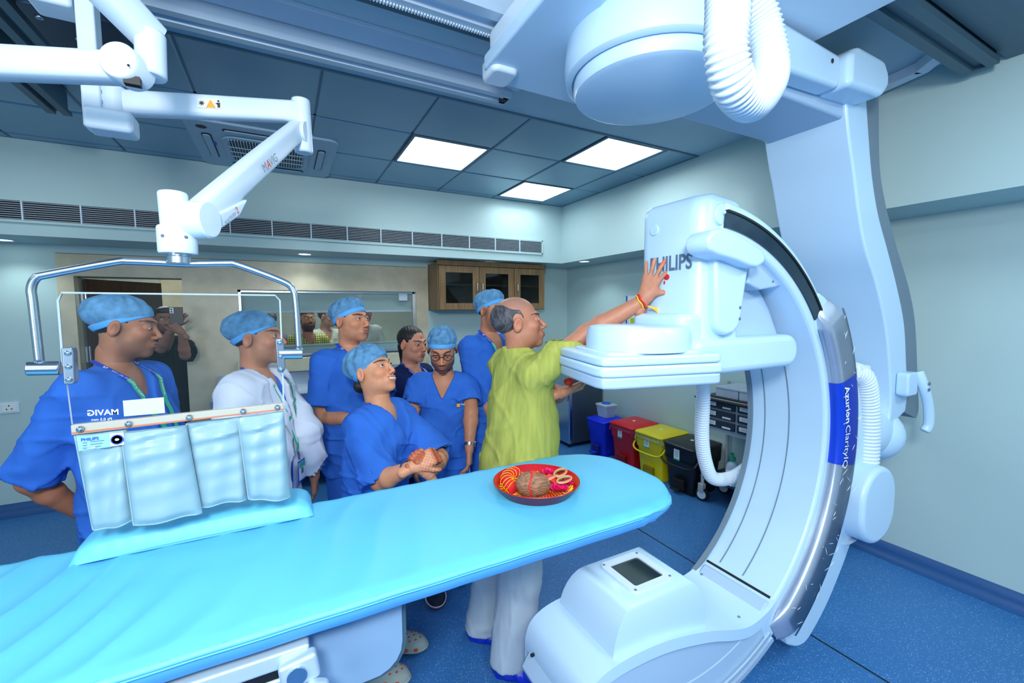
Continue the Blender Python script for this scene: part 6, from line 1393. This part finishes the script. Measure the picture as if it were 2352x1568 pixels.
# man in the yellow-green kurta
hp = P(1192, 742, d=1.88)
hand = P(1497, 652, x=1.262)
PEOPLE['h'] = person('greying man in yellow-green kurta reaching up to the scanner head', hp, 0, -27, 10, 0, dict(tone=(156, 106, 84), grey=1, scalp=1, nose=1.12, up=.035, beard=.12, browc=(30, 24, 24)), top='kurta', cap='bald', scale=.985,
    arms={1: dict(e=P(1345, 768, d=1.74), w=P(1478, 690, x=1.235), hd=tuple(P(1514, 598, x=1.262)-P(1478, 690, x=1.235)), hn=(-.85, -.5, .1), curl=[10, 2, 0, 4], spread=13, thumb=68, tcurl=10, redtip=1), -1: dict(e=P(1275, 905, d=1.98), w=P(1288, 902, d=1.84), hd=(.55, -.35, .25), hn=(-.2, .2, -1), curl=28)},
    shoes=dict(kind='cover', dir=(.75, -.65)), feet=[(.82, 1.59), (.80, 1.84)], rootxy=(.88, 1.66), belly=.035, width=1.1, hem=.76, sleevelen=.80, gaze=(0, 8))
# people beyond the glass and in the doorway
CHK = M('checked_shirt', (150, 160, 60), .85)
nt = CHK.node_tree; tcn = nt.nodes.new('ShaderNodeTexCoord'); prevc = None
for ax_, sc_ in ((0, 90), (2, 90)):
    wv = nt.nodes.new('ShaderNodeTexWave'); wv.inputs['Scale'].default_value = 14; wv.bands_direction = 'X' if ax_ == 0 else 'Z'; nt.links.new(tcn.outputs['Object'], wv.inputs[0]); 
    r_ = nt.nodes.new('ShaderNodeValToRGB'); r_.color_ramp.elements[0].position = .35; r_.color_ramp.elements[1].position = .45; r_.color_ramp.elements[0].color = (*lin((24, 50, 56)), 1); r_.color_ramp.elements[1].color = (*lin((190, 194, 90)), 1); nt.links.new(wv.outputs['Fac'], r_.inputs[0])
    if prevc is None: prevc = r_.outputs[0]
    else:
        mx = nt.nodes.new('ShaderNodeMix'); mx.data_type = 'RGBA'; mx.inputs[0].default_value = .5; nt.links.new(prevc, mx.inputs[6]); nt.links.new(r_.outputs[0], mx.inputs[7]); nt.links.new(mx.outputs[2], nt.nodes['Principled BSDF'].inputs['Base Color'])
GSH = fabric('grey_shirt', (90, 92, 110)); SUIT = fabric('pale_suit', (168, 178, 172)); BLK = fabric('black_shirt', (12, 13, 18))
person('man in yellow and navy checked shirt behind the viewing window', P(706, 736, d=4.6), -80, -75, 12, 0, dict(tone=(140, 96, 76), beard=.8), top=CHK, cap='hair', detail=.6, legs=False, hem=.6, sleevelen=.95)
person('man in pale suit behind window beside the checked shirt', P(752, 728, d=5.2), -70, -40, -4, 0, dict(tone=(140, 100, 84)), top=SUIT, cap='hair', detail=.6, legs=False, hem=.6, sleevelen=1.0)
person('man in white jacket behind window, hidden by the stern man', P(835, 716, d=4.8), -80, -60, 0, 0, dict(tone=(140, 100, 84)), top=SUIT, cap='hair', detail=.6, legs=False, hem=.6, sleevelen=1.0)
person('dark-haired man in grey shirt behind window near the white coat', P(615, 737, d=5.0), -60, 120, 0, 0, dict(tone=(140, 100, 84)), top=GSH, cap='hair', detail=.6, legs=False, hem=.6)
_, ph = person('man in black in the doorway holding up a phone', P(380, 735, d=3.85), -75, -72, 0, 0, dict(tone=(120, 82, 66), beard=.5), top=BLK, cap='hair', detail=.6, hem=.5, sleevelen=.9, legs=True,
    arms={1: dict(e=P(370, 800, d=3.6), w=P(398, 752, d=3.5), hd=(.3, -.1, .5), hn=(0, -1, 0), curl=30), -1: dict(e=P(425, 815, d=3.6), w=P(418, 765, d=3.5), hd=(-.4, -.1, .6), hn=(0, -1, 0), curl=30)})
t = thing('mobile_phone', 'dark phone held up by the man in the doorway', 'phone', P(405, 725, d=3.46)); p = P(405, 725, d=3.46)
MB().box(p-Vector((.045, .004, .07)), p+Vector((.045, .004, .07))).obj('phone_body', M('phone_case', (60, 46, 46), .4), t, bev=.003)
cm = MB().box(p+Vector((-.04, -.008, .02)), p+Vector((-.015, -.004, .065))).obj('camera_bump', WSTICK, t, bev=.003)
for dz in (.032, .052): MB().tube([p+Vector((-.028, -.010, dz)), p+Vector((-.028, -.008, dz))], .007, 12).obj('lens', BLACK, cm)

# ---------------------------------------------------------------- things worn or held
fd = PEOPLE['f'][1]; H2W, RHf = fd['H2W'], fd['RH']
t = thing('eyeglasses', 'black-rimmed glasses worn by the man looking down', 'glasses', fd['hp'])
hv = lambda v: Vector(tuple(H2W(np.array([v]))[0]))
for sx in (-1, 1):
    lp = [hv((sx*.033+.023*math.cos(a), .098-.006*abs(math.cos(a)), .002+.018*math.sin(a))) for a in [2*PI*k/24 for k in range(25)]]
    MB().tube(lp, .0016, 8, cap=False).obj('rim', BLACK, t, smooth=True); MB().add(lp[:-1], [tuple(range(24))]).obj('lens', glass('spectacle_lens', tint=.1), t)
    MB().tube([hv((sx*.056, .092, .006)), hv((sx*.078, .04, .006)), hv((sx*.08, -.01, .002))], .0015, 6).obj('temple', BLACK, t)
MB().tube([hv((-.010, .100, .006)), hv((0, .103, .009)), hv((.010, .100, .006))], .0016, 6).obj('bridge', BLACK, t)
# watch
S0, E, Wp, a = fd['J'][-1]; d_ = (E-Wp)/np.linalg.norm(E-Wp); c_ = fd['toW']((Wp+d_*.012)[None])[0]; axw = fd['RB'] @ d_
t = thing('wristwatch', 'silver wristwatch on the hanging wrist beside the man in glasses', 'watch', Vector(c_))
MB().lathe([(.0275, -.009), (.031, -.008), (.031, .008), (.0275, .009)], c_, 24, axis=Vector(axw)).obj('bracelet', STEEL, t, smooth='auto')
nrm = Vector((.75, -.6, 0)); nrm = (nrm-Vector(axw)*nrm.dot(Vector(axw))).normalized(); MB().lathe([(.016, 0), (.017, .004), (.015, .008), (0, .008)], Vector(c_)+nrm*.029, 20, axis=nrm).obj('watch_case', STEEL, t, smooth='auto')
MB().lathe([(.012, .0085), (0, .009)], Vector(c_)+nrm*.029, 20, axis=nrm).obj('dial', INKB, t)
# woman's bangle + earring
wd = PEOPLE['d'][1]; S0, E, Wp, a = wd['J'][1]; d_ = (E-Wp)/np.linalg.norm(E-Wp); c_ = wd['toW']((Wp+d_*.035)[None])[0]
t = thing('bangle', 'dark blue bangle on the smiling woman\'s wrist', 'bangle', Vector(c_)); axw = Vector(wd['RB'] @ d_); s1 = axw.cross(Vector((0, 0, 1))).normalized(); s2 = s1.cross(axw)
MB().tube([Vector(c_)+(s1*math.cos(a)+s2*math.sin(a))*.0335 for a in [2*PI*k/28 for k in range(29)]], .0032, 8, cap=False).obj('ring', M('blue_bangle', (20, 60, 120), .25), t, smooth=True)
t = thing('earring', 'tiny gold stud in the smiling woman\'s ear', 'earring', wd['hp']); q = Vector(tuple(wd['H2W'](np.array([[.084, -.003, -.036]]))[0])); MB().ball(q, .003, 10).obj('stud', M('gold', (220, 180, 90), .3, metal=1), t, smooth=True)
# sacred wrist threads
kd = PEOPLE['h'][1]; S0, E, Wp, a = kd['J'][1]; d_ = (E-Wp)/np.linalg.norm(E-Wp); c_ = Vector(kd['toW']((Wp+d_*.010)[None])[0]); axw = Vector(kd['RB'] @ d_); s1 = axw.cross(Vector((0, 0, 1))).normalized(); s2 = s1.cross(axw)
t = thing('wrist_thread', 'red and yellow sacred threads tied on the raised wrist', 'bracelet', c_)
for nm_, of, rr, mt_ in (('red_thread', .004, .0036, M('wrist_red', (215, 20, 40), .6)), ('yellow_thread', -.004, .003, M('wrist_yellow', (250, 190, 40), .6)), ('dark_thread', 0, .002, BLACK)):
    MB().tube([c_-axw*of+(s1*math.cos(a)+s2*math.sin(a))*(.0305+rr*.3)+axw*.0015*math.sin(a*5) for a in [2*PI*k/30 for k in range(31)]], rr, 8, cap=False).obj(nm_, mt_, t, smooth=True)
kp = c_+Vector((.012, -.022, -.016)); ts = MB()
for k in range(9): ts.tube([kp, kp+Vector((.02+.003*k, -.012, -.010-.002*(k % 4))), kp+Vector((.036+.003*k, -.016, -.022-.004*(k % 3)))], [.0022, .0026, .0014], 6)
ts.obj('tassel', M('tassel_yellow', (245, 190, 60), .7), t, label='yellow tassel with green tips'); MB().tube([kp+Vector((.05, -.016, -.02)), kp+Vector((.066, -.018, -.032))], .0016, 6).obj('green_tip', GN, t)
# vermilion mark on the housing
t = thing('vermilion_mark', 'red vermilion smear on the white housing by the fingertips', 'mark', P(1530, 640, x=1.277)); p = P(1531, 636, x=1.278)
MB().ball(p, (.002, .014, .011), 12).ball(p+Vector((0, .010, -.02)), (.002, .004, .007), 10).obj('smear', M('vermilion', (205, 24, 34), .6), t, smooth=True)
# small lamp dish in the other hand
t = thing('offering_bundle', 'small red and gold bundle held in the lowered hand', 'bundle', P(1307, 877, d=1.80)); p = P(1307, 876, d=1.80)
MB().ball(p, (.024, .018, .018), 14).obj('cloth_bundle', M('bundle_red', (205, 50, 30), .6, var=.4, vs=60), t, smooth=True); MB().tube([p+Vector((-.018, 0, .008)), p+Vector((.018, -.004, .010))], .003, 6).obj('gold_thread', YEL, t)
